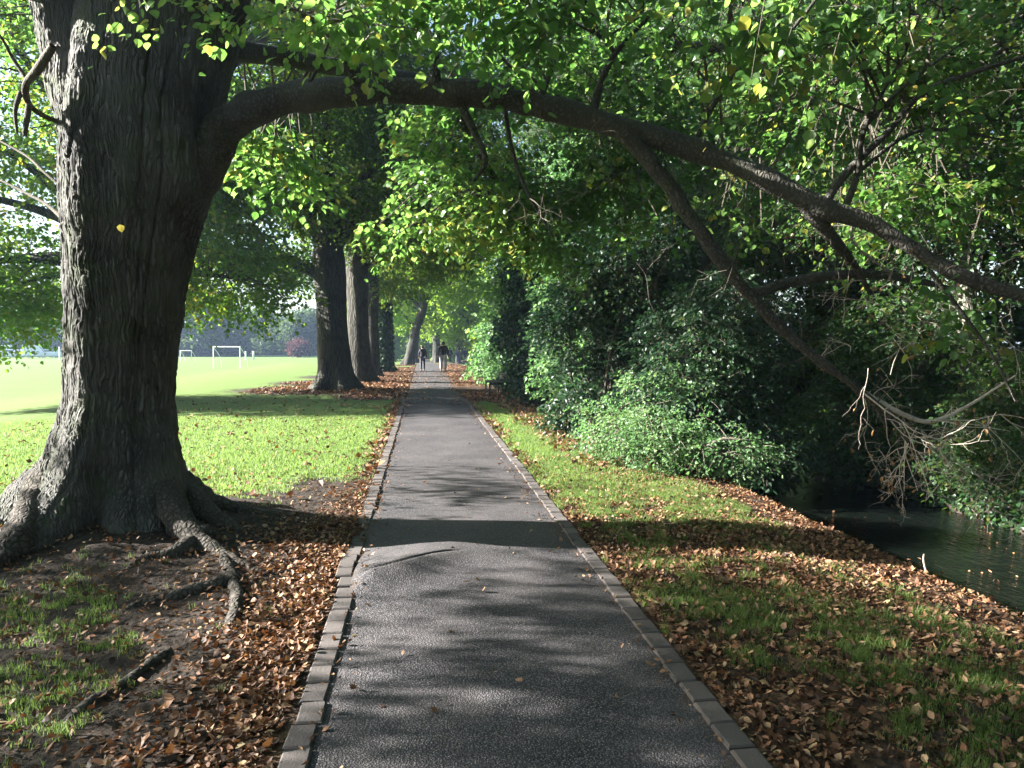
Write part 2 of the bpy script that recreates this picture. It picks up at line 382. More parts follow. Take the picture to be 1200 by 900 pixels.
m, t, b = new_mat('river_water'); M['water'] = m
v = coords(t, (1.0, .45, 1))
b.inputs['Base Color'].default_value = (.004, .006, .005, 1); b.inputs['Roughness'].default_value = .06; b.inputs['IOR'].default_value = 1.33; b.inputs['Specular IOR Level'].default_value = .28
bump(t, b, math_(t, 'MULTIPLY_ADD', noise(t, v, 16, 3, .6, .6), .6, noise(t, v, 5, 4, .6, 1.0)), 1, .026)

# ------------------------------------------------------------------ the ground and its masks
TREES = [(-3.15, 28.4, .58), (-2.7, 33.6, .48), (-2.55, 39.6, .36), (-2.3, 46.2, .36), (-1.1, 62.0, .36), (-.9, 78, .55), (1.6, 88, .5)]
MAIN = np.array([-2.62, 7.1])
def gz(x, y):
    x = np.asarray(x, float); y = np.asarray(y, float)
    wob = .22 * (fbm2(x * 0, y, .45, 2, 3) - .5) * 2
    xe = x + wob
    z = np.zeros(np.broadcast(x, y).shape)
    z = z - .10 * S((xe - 2.4) / 1.4) - 1.05 * S((xe - 3.75) / 1.0) + 1.35 * S((xe - 7.3) / 1.3) + .8 * S((xe - 9) / 5)
    z = z - .8 * np.maximum(S((-x - 7) / 13), S((y - 55) / 60))
    z = z + .16 * np.exp(-((x - MAIN[0]) ** 2 + (y - MAIN[1]) ** 2) / 1.3 ** 2)
    rough = S((np.abs(x - .37) - 1.05) / .5) * np.exp(-np.maximum(0, y) / 40.)
    z = z + rough * (.09 * (fbm2(x, y, 1.1, 3, 1) - .5) + .05 * (fbm2(x, y, 4.5, 3, 2) - .5))
    return z - .05 * (1 - S((np.abs(x - .37) - .80) / .12))
def masks(x, y):
    x = np.asarray(x, float); y = np.asarray(y, float)
    n = fbm2(x, y, .7, 3, 7); nh = fbm2(x, y, 2.2, 3, 9)
    left = x < .37
    # left side
    dm = np.hypot((x - MAIN[0]) / 1.25, y - MAIN[1])
    g = np.ones(x.shape) * 1.0
    bare = np.exp(-(dm / 1.6) ** 2) * 1.5
    kerbstrip = np.exp(-np.maximum(0, -.7 - x) / .28) * .75
    inner = S((x + 2.3 + .35 * np.sin(y * 1.3)) / .9) * S((10.6 - y) / 2.2)
    near = S((6.3 - y) / .8) * .52
    g = 1.0 - np.maximum.reduce([bare, kerbstrip * (y < 22), inner * 1.2, near])
    av = 0
    for (tx, ty, tr) in TREES[:5]: av = np.maximum(av, np.exp(-(((x - tx) / 3.6) ** 2 + ((y - ty) / 3.0) ** 2)) * 1.35)
    av = np.maximum(av, S((y - 21.5) / 3) * S((x + 3.8) / 2.2) * S((62 - y) / 12) * .95)
    gl = g - av
    ll = np.clip(np.maximum.reduce([inner * .42 * S((8.2 - y) / 2), near * .72 + 0 * x, np.exp(-np.maximum(0, -.72 - x) / .5) * .85 * (y < 9), av * .75, kerbstrip * .9, bare * .25]), 0, 1)
    # right side
    strip = np.exp(-((x - 1.75) / .28) ** 2) * S((y - 7) / 3) * S((24 - y) / 3)
    gr = .50 + .42 * (n - .5) * 2 + strip * .8 - .35 * S((4.2 - y) / 2) * (x < 1.9) - .95 * S((x - 3.2) / .5) - .8 * S((y - 21) / 3) * S((70 - y) / 14) * (x < 6)
    gr = gr - .35 * S((1.75 - x) / .4) * S((8 - y) / 2)
    lr = .62 - .5 * strip - .45 * (n - .5) * 2 + .15 * S((y - 19) / 5) + .3 * S((1.8 - x) / .5) * S((8 - y) / 2)
    lr = lr - .5 * S((x - 3.9) / .4)
    gq = np.where(left, gl, gr) + .25 * (nh - .5); lq = np.where(left, ll, lr)
    return np.clip(gq, 0, 1.2), np.clip(lq, 0, 1)
def axis(segs):
    out = [segs[0][0]]
    for a, b_, st in segs:
        n = max(1, int(round((b_ - a) / st))); out += list(np.linspace(a, b_, n + 1)[1:])
    return np.array(out)
xs = axis([(-600, -100, 50), (-100, -30, 4), (-30, -9, .7), (-9, -4.5, .14), (-4.5, 5.2, .05), (5.2, 9.5, .12), (9.5, 40, 1.5), (40, 100, 10), (100, 600, 60)])
ys = axis([(-300, -20, 40), (-20, 0, 1), (0, 1.5, .3), (1.5, 10, .05), (10, 24, .11), (24, 60, .5), (60, 160, 2.5), (160, 900, 60)])
X, Y = np.meshgrid(xs, ys); Z = gz(X, Y); g_, l_ = masks(X, Y)
nx, ny = len(xs), len(ys); I = (np.arange(ny - 1)[:, None] * nx + np.arange(nx - 1)[None]).ravel()
F = np.stack([I, I + 1, I + 1 + nx, I + nx], -1)
me = mesh('ground', np.stack([X, Y, Z], -1).reshape(-1, 3), F, M['ground'], {'grass': (g_ * (1 - .45 * S((9 - Y) / 2) * (Y > 0))).ravel(), 'litter': l_.ravel()}, True)
tag(link('ground', me), 'grass field, bare soil and leaf-strewn banks either side of the path', None, None, 'structure')

# footpath with the hump a root has pushed up
PXL, PXR = -.49, 1.23
def hump(x, y):
    # ridge running from the left kerb to the middle, steep on the near side
    yc = 5.35 + .55 * S((x + .45) / .9)
    d = y - yc
    a = S((x + .62) / .3) * S((.75 - x) / .95)
    d = d + .12 * (fbm2(x, y, 2.6, 3, 41) - .5); side = np.where(d < 0, np.exp(-(d / .25) ** 2), np.exp(-(d / .5) ** 2))
    return .092 * a * side + .02 * np.exp(-((y - 5.6) / .7) ** 2) * np.exp(-((x - .3) / .9) ** 2)
def crack(x, y):
    yc = 5.35 + .55 * S((x + .45) / .9) + .035 * (fbm2(x, x * 0, 7, 3, 5) - .5)
    return np.exp(-((y - yc) / .012) ** 2) * S((x + .47) / .08) * S((.33 - x) / .15)
px_ = np.linspace(PXL, PXR, 130); py_ = axis([(-4, 1.8, .3), (1.8, 8, .018), (8, 24, .06), (24, 140, .8)])
X, Y = np.meshgrid(px_, py_)
# path edge gets ragged beyond the kerbs
Z = gz(np.full_like(X, -20.0) * 0 + .37, Y) + .05 + hump(X, Y) - .03 * crack(X, Y) + .006 * (fbm2(X, Y, 1.5, 3, 8) - .5) + .015 * (1 - ((X - .37) / .86) ** 2)
E = np.clip(1 - np.minimum(X - PXL, PXR - X) / .22, 0, 1) * .55 + .35 * S((Y - 20) / 6) * np.clip(1 - np.minimum(X - PXL, PXR - X) / .5, 0, 1) + crack(X, Y) * .3
nx, ny = len(px_), len(py_); I = (np.arange(ny - 1)[:, None] * nx + np.arange(nx - 1)[None]).ravel()
me = mesh('footpath', np.stack([X, Y, Z], -1).reshape(-1, 3), np.stack([I, I + 1, I + 1 + nx, I + nx], -1), M['asphalt'], {'edge': E.ravel(), 'crack': (crack(X, Y) + .5 * S((X + .5) / .1) * 0).ravel()}, True)
tag(link('footpath', me), 'straight tarmac footpath with a root hump', None, None, 'structure')

def kerb(xc, side, label):
    mb = MB(); y = 1.0
    while y < 23.2:
        L = random.uniform(.195, .225); dx = random.gauss(0, .004); dz = random.gauss(0, .003); rz = random.gauss(0, .012)
        if side < 0:
            if 5.0 < y < 5.9: dx -= .015
            if y < 5.3: dx += .03
            dz += .03 * math.exp(-((y - 5.5) / .45) ** 2)
        wv = .115; c = (xc + dx, y + L / 2, -.004 + dz)
        n0 = mb.n; hx, hy = wv / 2, (L - .012) / 2; bz = .008
        Vb = np.array([[-hx, -hy, -.1], [hx, -hy, -.1], [hx, hy, -.1], [-hx, hy, -.1], [-hx, -hy, .012], [hx, -hy, .012], [hx, hy, .012], [-hx, hy, .012],
                       [-hx + bz, -hy + bz, .02], [hx - bz, -hy + bz, .02], [hx - bz, hy - bz, .02], [-hx + bz, hy - bz, .02]])
        c_, s_ = math.cos(rz), math.sin(rz); Vb = Vb @ np.array([[c_, s_, 0], [-s_, c_, 0], [0, 0, 1]]) + np.array(c)
        mb.add(Vb, [[0, 1, 5, 4], [1, 2, 6, 5], [2, 3, 7, 6], [3, 0, 4, 7], [4, 5, 9, 8], [5, 6, 10, 9], [6, 7, 11, 10], [7, 4, 8, 11], [8, 9, 10, 11]], random.random())
        y += L
    tag(mb.build('kerb', M['kerb'], attr='rnd'), label, None, None, 'structure')
kerb(PXL - .052, -1, 'brick kerb along the tree side of the path')
kerb(PXR + .052, 1, 'brick kerb along the river side of the path')

me = mesh('river', [(2.5, -30, -.82), (11, -30, -.82), (11, 200, -.82), (2.5, 200, -.82)], [[0, 1, 2, 3]], M['water'])
tag(link('river', me), 'dark slow river below the leafy bank', None, None, 'structure')

# ------------------------------------------------------------------ the big tree
def at_px(l): return np.array([P(a, b_, d) for a, b_, d in l])
def px_r(l, d): return [x / FPX * d for x in l]
main = thing('lime_tree', 'huge old tree with ridged bark, flared roots and a limb arching over the path', 'tree', (MAIN[0], MAIN[1], float(gz(*MAIN))))
ML = Vector(main.location)
def local(o): 
    o.location = -ML; return o       # meshes are written in world coordinates, then hung under the tree's base
rows = [(640, -12, 262), (612, 10, 246), (580, 32, 232), (548, 52, 220), (515, 64, 212), (480, 71, 210), (440, 76, 211), (400, 78, 213), (350, 77, 219), (300, 77, 228),
        (255, 75, 240), (215, 74, 250), (180, 74, 254), (140, 76, 256), (100, 82, 262), (50, 88, 276), (0, 98, 290), (-60, 110, 300), (-140, 125, 295), (-240, 140, 285), (-360, 150, 270)]
D0 = 6.85
pts = [P((a + b_) / 2, y, D0) for y, a, b_ in rows]; rad = [(b_ - a) / 2 / FPX * D0 * .89 for y, a, b_ in rows]
pts = [P(124, 668, D0)] + pts; rad = [.98] + rad
def flare(p, a):
    h = p[:, 2][:, None] - .1; aa = a[None, :]
    lob = .16 * np.cos(5 * aa + .6) + .10 * np.cos(8 * aa + 2.1) + .06 * np.cos(13 * aa)
    f = 1 + lob * np.exp(-np.maximum(h, 0) / .45) * 1.2
    f = f + .045 * np.cos(4 * aa + 1.0 + .5 * h) + .022 * np.cos(9 * aa + h)
    wv_ = fbm(np.stack([np.cos(aa) * 1.6 + 0 * h, np.sin(aa) * 1.6 + 0 * h, .55 * h + 0 * aa], -1), 3); f = f + .16 * (wv_ - .5)
    gr_ = np.abs(fbm(np.stack([np.cos(aa) * 2.6 + 0 * h + 4, np.sin(aa) * 2.6 + 0 * h, .35 * h + 0 * aa], -1), 2) - .5); f = f - .05 * np.exp(-(gr_ / .018) ** 2)            # flutes running up the trunk
    return f
V, F = tube(pts, rad, 420, 26, .10, 1.6, flare)
me = mesh('trunk', V, F, M['bark'], None, True); local(link('trunk', me, main))
# fork at the top: left limb and the knob at the collar
def limb(name, l, rpx, seg=28, sub=9, mat='limb_bark', rough=.16, par=main, loc=True, rf=5.0):
    pts = at_px(l); rr = [r_ / FPX * q[2] for r_, q in zip(rpx, l)]
    V, F = tube(pts, rr, seg, sub, rough, rf)
    o = link(name, mesh(name, V, F, M[mat], None, True), par)
    if loc: local(o)
    return pts, np.array(rr)
L_ = []
L_.append(limb('limb', [(128, 190, 6.7), (104, 120, 6.65), (86, 60, 6.6), (66, 0, 6.5), (40, -70, 6.4), (5, -160, 6.3), (-50, -260, 6.2)], [40, 40, 33, 29, 26, 22, 15], 120, 16, 'bark', .08))
main_limb = [(205, 235, 6.85), (232, 190, 6.8), (262, 150, 6.75), (308, 126, 6.7), (370, 112, 6.6), (450, 106, 6.5), (540, 110, 6.4), (620, 121, 6.3), (700, 142, 6.2), (780, 165, 6.1), (860, 193, 5.95), (920, 222, 5.85),
             (960, 243, 5.8), (1010, 258, 5.75), (1060, 285, 5.65), (1120, 320, 5.55), (1200, 347, 5.4), (1290, 372, 5.2), (1400, 395, 5.0)]
L_.append(limb('limb', main_limb, [34, 30, 24, 21, 18, 16, 14.6, 14, 13, 12.6, 11.6, 11, 12, 9.2, 8.4, 8, 7.4, 6, 3], 44, 14, 'limb_bark', .42, rf=3.4))
sec = [(728, 152, 6.1), (770, 200, 6.1), (810, 255, 6.1), (850, 312, 6.1), (900, 368, 6.15), (950, 415, 6.2), (1000, 452, 6.25), (1040, 486, 6.3), (1066, 520, 6.3)]
L_.append(limb('limb', sec, [12, 10, 8.6, 7.6, 6.4, 5.2, 4.2, 3, 1.8], 24, 10, 'limb_bark', .45, rf=6))
L_.append(limb('limb', [(882, 345, 6.15), (930, 330, 6.2), (1000, 321, 6.3), (1060, 326, 6.4), (1130, 342, 6.5)], [6.5, 6, 5.5, 4.5, 2], 14, 8))
L_.append(limb('limb', [(940, 236, 5.8), (972, 275, 5.9), (1002, 312, 6.05), (1020, 345, 6.2)], [9, 7.5, 4.5, 2], 14, 8))
fork = [([(965, 240, 5.8), (985, 210, 5.75), (1008, 186, 5.7), (1045, 150, 5.65), (1080, 110, 5.55), (1140, 85, 5.4), (1215, 62, 5.3)], [5.5, 5, 4.6, 4, 3.8, 3.2, 2]),
        ([(992, 240, 5.78), (1006, 200, 5.7), (1012, 155, 5.6), (1036, 105, 5.5), (1062, 60, 5.4)], [4, 3.4, 3, 2.3, 1.2]),
        ([(1012, 150, 5.6), (1050, 110, 5.5), (1090, 78, 5.4), (1130, 48, 5.3)], [2.6, 2.3, 2, 1]),
        ([(1002, 205, 5.7), (1060, 160, 5.75), (1110, 152, 5.8), (1180, 165, 5.9)], [2.6, 2.4, 2, 1]),
        ([(812, 172, 6.05), (838, 120, 6.0), (875, 78, 5.9), (930, 32, 5.8), (970, -20, 5.7)], [3.6, 3.2, 2.8, 2.3, 1.5]),
        ([(632, 122, 6.3), (645, 85, 6.3), (655, 58, 6.3)], [3.4, 3, 1.2]),
        ([(693, 138, 6.2), (705, 95, 6.2), (722, 62, 6.15), (760, 20, 6.1)], [5.5, 4.2, 3.4, 2]),
        ([(722, 62, 6.15), (690, 30, 6.1), (665, -10, 6.0)], [2.6, 2, 1]),
        ([(538, 120, 6.4), (556, 155, 6.35), (569, 188, 6.3), (556, 212, 6.25)], [5, 4, 3.4, 2]),
        ([(590, 118, 6.35), (600, 175, 6.5), (618, 225, 6.6), (650, 280, 6.7)], [3, 2.4, 2, 1]),
        ([(512, 108, 6.4), (510, 60, 6.3), (515, 10, 6.2), (520, -60, 6.1)], [6, 5, 4.4, 3]),
        ([(420, 108, 6.5), (400, 60, 6.1), (360, 20, 5.8), (320, 2, 5.6), (250, -40, 5.4)], [4, 3.2, 2.8, 2.4, 1.2]),
        ([(355, 108, 6.6), (372, 80, 6.4), (388, 45, 6.2)], [2.6, 2, 1]),
        ([(1090, 318, 5.6), (1130, 370, 5.6), (1165, 420, 5.5), (1190, 470, 5.5)], [3, 2.2, 1.8, 1])]
for l, r_ in fork: L_.append(limb('branch', l, r_, 9, 6, 'limb_bark', .2))
for l, r_ in [([(78, 146, 6.6), (52, 136, 6.4), (34, 122, 6.3), (30, 100, 6.2), (44, 82, 6.1), (62, 54, 6.0)], [3, 3, 3.2, 4.2, 5, 5]),
              ([(34, 122, 6.3), (30, 150, 6.2), (29, 160, 6.2)], [3.4, 3.2, 2.5]), ([(24, 108, 6.25), (18, 130, 6.2), (20, 156, 6.2)], [3, 2.4, 1.6]),
              ([(32, 94, 6.2), (16, 70, 6.2), (0, 42, 6.1), (-30, 10, 6.0)], [2.6, 2, 1.6, 1]),
              ([(76, 222, 6.7), (50, 200, 6.8), (30, 182, 7.0), (-10, 160, 7.2)], [2, 1.6, 1.4, 1]),
              ([(78, 260, 6.7), (55, 240, 6.9), (28, 225, 7.1), (-10, 206, 7.3)], [2.5, 2, 1.6, 1])]:
    L_.append(limb('branch', l, r_, 9, 6, 'dark_twig', .25))
# upper limbs, mostly above the frame
up_l = [([(200, -60, 6.8), (300, -170, 6.4), (430, -260, 6.0), (620, -330, 5.6), (800, -360, 5.4)], [40, 34, 28, 20, 12]),
        ([(190, -140, 6.9), (240, -330, 7.4), (330, -520, 8.2), (420, -680, 9)], [44, 36, 26, 14]),
        ([(170, -100, 6.7), (60, -260, 6.3), (-120, -380, 5.6), (-350, -430, 5.0)], [40, 30, 22, 10]),
        ([(180, -200, 7.0), (60, -420, 8.2), (-150, -560, 9.5)], [40, 30, 14])]
for l, r_ in up_l: L_.append(limb('limb', l, r_, 18, 7, 'limb_bark', .15))
for l, r_ in [([(215, 60, 7.2), (300, 62, 7.8), (400, 80, 8.8), (520, 100, 9.8), (640, 110, 10.4), (760, 150, 10.2)], [14, 12, 10, 9, 7, 4]), ([(520, 100, 9.8), (545, 150, 10.2), (575, 200, 10.3), (600, 250, 10.4)], [6, 5, 3.5, 2]),
              ([(640, 110, 10.4), (760, 60, 9.8), (900, 60, 9.0), (1050, 90, 8.2)], [7, 6, 5, 3])]: L_.append(limb('limb', l, r_, 14, 7, 'limb_bark', .2))
# surface roots
mbr = MB()
def root(l, rr, lift=.0, seg=14):
    pts = []
    for q in l:
        p = G(q[0], q[1], .06); z = float(gz(p[0], p[1])) - .006; pts.append((p[0], p[1], z + (q[2] if len(q) > 2 else 0) + lift))
    e_ = np.array(pts[-1]); e_ = e_ + norm(e_ - np.array(pts[-2])) * .25; e_[2] = pts[-1][2] - max(.08, rr[-1] * 2.2); pts.append(tuple(e_)); rr = list(rr) + [rr[-1] * .4]
    V, F = tube(pts, rr, seg, 10, .5, 7); o = link('root', mesh('root', V, F, M['bark2'], None, True), main); local(o)
M['bark2'] = bark_mat('root_bark', (.014, .012, .010), (.042, .037, .031), (.08, .07, .06), 24, .9, .012, .1)
root([(120, 600, .35), (60, 606, .22), (0, 612, .08), (-60, 625, .0)], [.3, .22, .16, .1])
root([(90, 612, .35), (50, 632, .16), (10, 655, .03), (-20, 668, -.02)], [.28, .2, .12, .06])
root([(175, 600, .35), (200, 622, .17), (228, 638, .05), (262, 648, .0), (300, 662, -.02), (338, 680, -.03)], [.26, .15, .085, .055, .045, .03])
root([(240, 634, .03), (205, 650, .0), (170, 655, -.01), (148, 665, -.02), (120, 676, -.05)], [.09, .06, .045, .035, .03])
root([(262, 650, .0), (272, 672, .01), (277, 696, .01), (272, 718, .0), (262, 734, -.03)], [.05, .045, .045, .04, .025])
root([(268, 676, .01), (240, 682, .01), (205, 690, .0), (165, 698, -.01), (140, 706, -.03)], [.05, .05, .045, .035, .03])
root([(222, 730, -.09), (205, 744, -.03), (180, 762, .0), (140, 788, .0), (100, 812, .0), (72, 832, -.03)], [.015, .028, .035, .04, .035, .025])
root([(200, 592, .22), (245, 598, .03), (300, 602, -.02), (350, 600, -.04)], [.2, .10, .06, .04])
root([(215, 606, .15), (262, 620, .0), (315, 622, -.03)], [.16, .07, .04])

# foliage of the big tree
rngm = np.random.default_rng(5)
def LP(px, py, d, rx, ry, rz, w_=1.): return (*P(px, py, d), rx, ry, rz, w_)
def limb_skel():
    return np.concatenate([catmull(np.column_stack([p, r]), 6) for p, r in L_])
SK = limb_skel()
def connect(mb, starts, sk, rng, frac=.5, r0=.012, maxd=3.0):
    for s in starts[rng.uniform(0, 1, len(starts)) < frac]:
        d = np.linalg.norm(sk[:, :3] - s, axis=1); k = int(np.argmin(d + rng.uniform(0, .5, len(d))))
        if d[k] > maxd: continue
        a = sk[k, :3]; m_ = (a + s) / 2 + rng.normal(0, .08 * d[k] + .01, 3) + np.array([0, 0, .12 * d[k]])
        rr = min(r0 * (.5 + d[k] * .5), sk[k, 3] * .7 + .002)
        mb.tube([a, m_, s], [rr, rr * .7, rr * .35], 4, 3)
def twig_tubes(mb, p0, p1, r=.004):
    for a, b_ in zip(p0, p1): mb.tube([a, (a + b_) / 2 + (0, 0, .01), b_], [r, r * .7, r * .4], 3, 1)
def foliage(name, lobes, n, mat, par, rng, L=.5, nl=16, size=.08, thr=.45, nf=.9, shell=.3, out=.7, droop=.3, tilt=.6, sk=None, cf=.4, seed=0, tr=.004, tone_nf=.8, twigs=True, shape=.42, r0=.012, maxd=3., rl=False):
    p, d = lobe_points(lobes, n, rng, thr, nf, shell, seed)
    dirs = d * out + rng.normal(0, .5, d.shape); dirs[:, 2] = dirs[:, 2] * .5 - .1
    tone = np.clip(1.8 * (fbm(p * tone_nf + 3.3, 3) - .5) + rng.uniform(.1, .9, len(p)), 0, 1)
    V, F, a, tips = spray_leaves(p, dirs, L, nl, size, rng, droop, tilt, shape, tone, rl)
    o = link(name, mesh(name, V, F, M[mat], {'rnd': a}), par)
    mb = MB()
    if twigs: twig_tubes(mb, p, tips, tr)
    if sk is not None and cf > 0: connect(mb, p, sk, rng, cf, r0, maxd)
    ob = None
    if mb.n: ob = mb.build('twigs', M['dark_twig'], par)
    return o, ob, p
sets = [  # (lobes, sprays, leaf size, thr)
    ([LP(375, -5, 5.2, .6, .6, .3), LP(420, -10, 5.4, .8, .7, .35), LP(540, -15, 5.2, .8, .8, .35)], 95, .08, .44),
    ([LP(640, -20, 5.0, 1.0, .8, .4), LP(760, 10, 5.0, .9, .8, .4), LP(880, 0, 4.8, .9, .8, .4), LP(1000, 30, 4.8, .9, .8, .4), LP(1120, 10, 4.6, .8, .8, .4)], 160, .075, .52),
    ([LP(545, 205, 10.2, 1.0, .9, .8, 1.3), LP(480, 262, 10., .6, .6, .22, 1.2), LP(625, 275, 10.4, .9, .8, .5, 1.2), LP(640, 190, 10.6, 1.1, 1., .8), LP(560, 130, 10., 1.3, 1., .5), LP(720, 215, 10.2, .8, .9, .6)], 620, .088, .40),
    ([LP(760, 120, 9.6, 1.2, 1., .8), LP(860, 170, 9.6, 1.2, 1., .8, .8), LP(700, 50, 9.6, 1.5, 1., .7), LP(840, 260, 9.2, .9, .8, .5, .6)], 420, .085, .46),
    ([LP(1060, 240, 8.2, 1., .8, .6, .8), LP(1150, 170, 8., .9, .8, .7, .9), LP(1180, 390, 5.5, .4, .5, .3, .7), LP(1120, 340, 5.6, .3, .4, .2, .6), LP(980, 110, 8.4, 1.2, .8, .7), LP(1080, 60, 8., 1.2, .8, .6)], 420, .08, .47),
    ([LP(330, 195, 8.6, .5, .4, .34), LP(300, 160, 8.6, .3, .3, .2)], 60, .09, .3),
    ([LP(220, 5, 5.6, .35, .3, .16)], 9, .075, .1),
]
for k, (lb, n, sz, thr) in enumerate(sets):
    a, b_, _p = foliage('crown', lb, n, 'lime_leaf', main, rngm, .42, 15, sz, thr, 1.1, .1, .5, .35, .65, SK, .35, k, rl=True, shape=.46)
    local(a); 
    if b_: local(b_)
# crown above the frame; unseen foliage towards the field, added to shade the path
hi = [(-3.5, 6.0, 10.5, 5., 5.0, 2.4), (-2, 8, 13.5, 4.6, 4.6, 2.6), (1.5, 6.0, 9.2, 3.2, 3.6, 1.6), (-1, 2.5, 8.6, 3, 2.8, 1.5), (4, 5, 7.8, 2.4, 3.4, 1.5)]
a, b_, _p = foliage('crown', hi, 1700, 'lime_leaf', main, rngm, .8, 16, .13, .42, .5, .4, .6, .3, .6, SK, .06, 21, .007, r0=.03, maxd=6)
local(a); local(b_)
LOWL = [(-7.0, 4.1, 3.9, 1.0, 1.2, .55), (-6.2, 2.6, 3.5, .9, .9, .5), (-7.6, 5.6, 4.4, 1.2, .9, .7), (-5.4, 3.3, 3.2, .7, .6, .3, .8), (-8.4, 3.2, 4.3, 1., 1.3, .6), (-6.8, 1.4, 3.6, 1., .7, .5), (-8.6, 6.6, 4.6, 1., 1., .6), (-9.0, 2.2, 4.6, 1.2, 1.2, .7), (-7.4, .4, 4.0, 1.2, 1., .7), (-9.5, 4.6, 5.6, 1.2, 1.2, .7), (-10, 5.4, 3.3, 1.3, 1.6, .55), (-10.5, 4.2, 4.2, 1.2, 1.3, .5), (-10, 2.2, 5.2, 1.3, 1.4, .6), (-10.2, 7.2, 3.4, 1.2, .9, .4), (-9, 3.6, 2.9, 1, .9, .4), (-6.7, 9.3, 3.1, .8, .3, .3), (-7.6, 10.3, 3.7, .8, .35, .3), (-7.4, 8.3, 3.2, .9, .25, .3), (-8.2, 5.0, 3.9, 1., .5, .4), (-7.2, 2.0, 3.2, .9, .5, .3), (-9.4, 1.2, 4.2, 1., .6, .4), (-8.8, 11.6, 4.2, .8, .35, .3)]
V, F = tube([(-3.0, 7.0, 4.6), (-4.5, 5.6, 5.2), (-6.0, 4.4, 4.9), (-7.4, 3.6, 4.3), (-8.4, 3.0, 3.9)], [.2, .15, .1, .07, .03], 16, 7, .15, 5)
local(link('limb', mesh('limb', V, F, M['limb_bark'], None, True), main))
SK = np.vstack([SK, catmull(np.array([(-3.0, 7.0, 4.6, .2), (-4.5, 5.6, 5.2, .15), (-6.0, 4.4, 4.9, .1), (-7.4, 3.6, 4.3, .06)]), 6)])
a, b_, _p = foliage('crown', LOWL, 1900, 'lime_leaf', main, rngm, .5, 14, .085, .41, .9, .1, .6, .35, .6, SK, .4, 31)
local(a); local(b_)

V, F = tube([(-3.0, 7.6, 4.8), (-4.0, 10, 5.8), (-5.0, 13, 6.4), (-5.6, 15.5, 6.6)], [.2, .15, .1, .04], 14, 7, .15, 5)  # limb and leaves added mostly behind the trunk to shade the bank shrubs
local(link('limb', mesh('limb', V, F, M['limb_bark'], None, True), main))
SK = np.vstack([SK, catmull(np.array([(-3.0, 7.6, 4.8, .2), (-4.0, 10, 5.8, .15), (-5.0, 13, 6.4, .1), (-5.6, 15.5, 6.6, .05)]), 6)])
a, b_, _p = foliage('crown', [(-5.2, 14.8, 6.2, 1.5, 2.2, 1.4), (-6.6, 12.6, 7.4, 1.7, 2.2, 1.2), (-4.2, 12.0, 7.6, 1.4, 2., .9), (-5.6, 17.2, 7.2, 1.5, 1.6, 1.5)], 620, 'lime_leaf', main, rngm, .6, 15, .1, .42, .9, .1, .6, .35, .6, SK, .3, 35)
local(a); local(b_)

# bare dead ends of the drooping limb
rngd = np.random.default_rng(8)
def scrag(mb, p, d, L, r, lev, rng, kids=3, down=.0, lvs=None):
    n = 4; pts = [p]; q = p.copy(); dd = d.copy()
    for i in range(n):
        dd = norm(dd + rng.normal(0, .22, 3) + np.array([0, 0, down])); q = q + dd * L / n; pts.append(q)
    mb.tube(pts, [r, r * .85, r * .7, r * .55, r * .35], 5 if r > .004 else 4, 2)
    if lev > 0:
        for k in range(kids + int(rng.integers(0, 2))):
            t = rng.integers(1, n + 1); nd = norm(dd + rng.normal(0, .75, 3)); scrag(mb, pts[t], nd, L * rng.uniform(.4, .7), r * .62, lev - 1, rng, kids, down, lvs)
    elif lvs is not None and rng.uniform() < .25: lvs.append(q)
mb = MB(); dl = []
e = P(1056, 505, 6.3)
rt, up3, dn = _r, np.array([0, 0, 1.]), np.array([0, 0, -1.])
for (px, py, dx, dz, L, r, lv) in [(1000, 452, .9, -.45, .62, .012, 3), (1040, 486, .7, -.75, .5, .009, 3), (1060, 505, .3, -.9, .55, .009, 3), (1062, 510, -.2, -1, .5, .008, 3), (1010, 462, .2, -.8, .35, .006, 2),
                                  (1085, 492, 1., .25, .75, .010, 3), (1085, 492, .9, -.1, .6, .008, 3), (1080, 505, .35, -1, .75, .009, 3), (1095, 520, .5, -.9, .65, .008, 3), (1075, 500, -.5, -.8, .45, .007, 3), (960, 422, .4, .4, .2, .005, 1), (905, 372, .8, .5, .22, .005, 1), (1020, 470, .3, .6, .3, .006, 2)]:
    scrag(mb, P(px, py, 6.3), norm(rt * dx + up3 * dz + rngd.normal(0, .12, 3)), L, r * .75, lv, rngd, 3, -.03, dl)
V, F = tube(at_px([(1000, 452, 6.28), (1030, 470, 6.3), (1060, 486, 6.3), (1090, 494, 6.3), (1130, 478, 6.3), (1190, 440, 6.2)]), px_r([2.5, 3.2, 3, 2.6, 2, 1], 6.25), 10, 8, .2, 9); mb.add(V, F)
for _ in range(26):   # fine bare twigs among the leaves on the river side
    scrag(mb, P(rngd.uniform(980, 1200), rngd.uniform(280, 440), rngd.uniform(5.6, 6.6)), norm(rngd.normal(0, 1, 3) + np.array([.3, 0, -.3])), .4, .004, 2, rngd, 2, -.03, dl)
local(mb.build('dead_twigs', M['pale_twig'], main, True))
mb = MB()
for _ in range(60):
    scrag(mb, P(rngd.uniform(600, 1200), rngd.uniform(60, 330), rngd.uniform(5.6, 7.2)), norm(rngd.normal(0, 1, 3)), .5, .0045, 2, rngd, 2, -.02)
local(mb.build('twigs', M['dark_twig'], main, True))
mb = MB()
for pp, rr_ in L_[1:5]:
    cc = catmull(np.column_stack([pp, rr_]), 8)
    for _ in range(34 if len(pp) > 8 else 8):
        c_ = cc[rngd.integers(len(cc) // 4, len(cc))]; d_ = norm(rngd.normal(0, 1, 3)); d_[1] *= .5
        scrag(mb, c_[:3] + d_ * c_[3] * .7, d_, rngd.uniform(.06, .28), min(.007, c_[3] * .25), int(rngd.uniform() < .5), rngd, 2, .0)
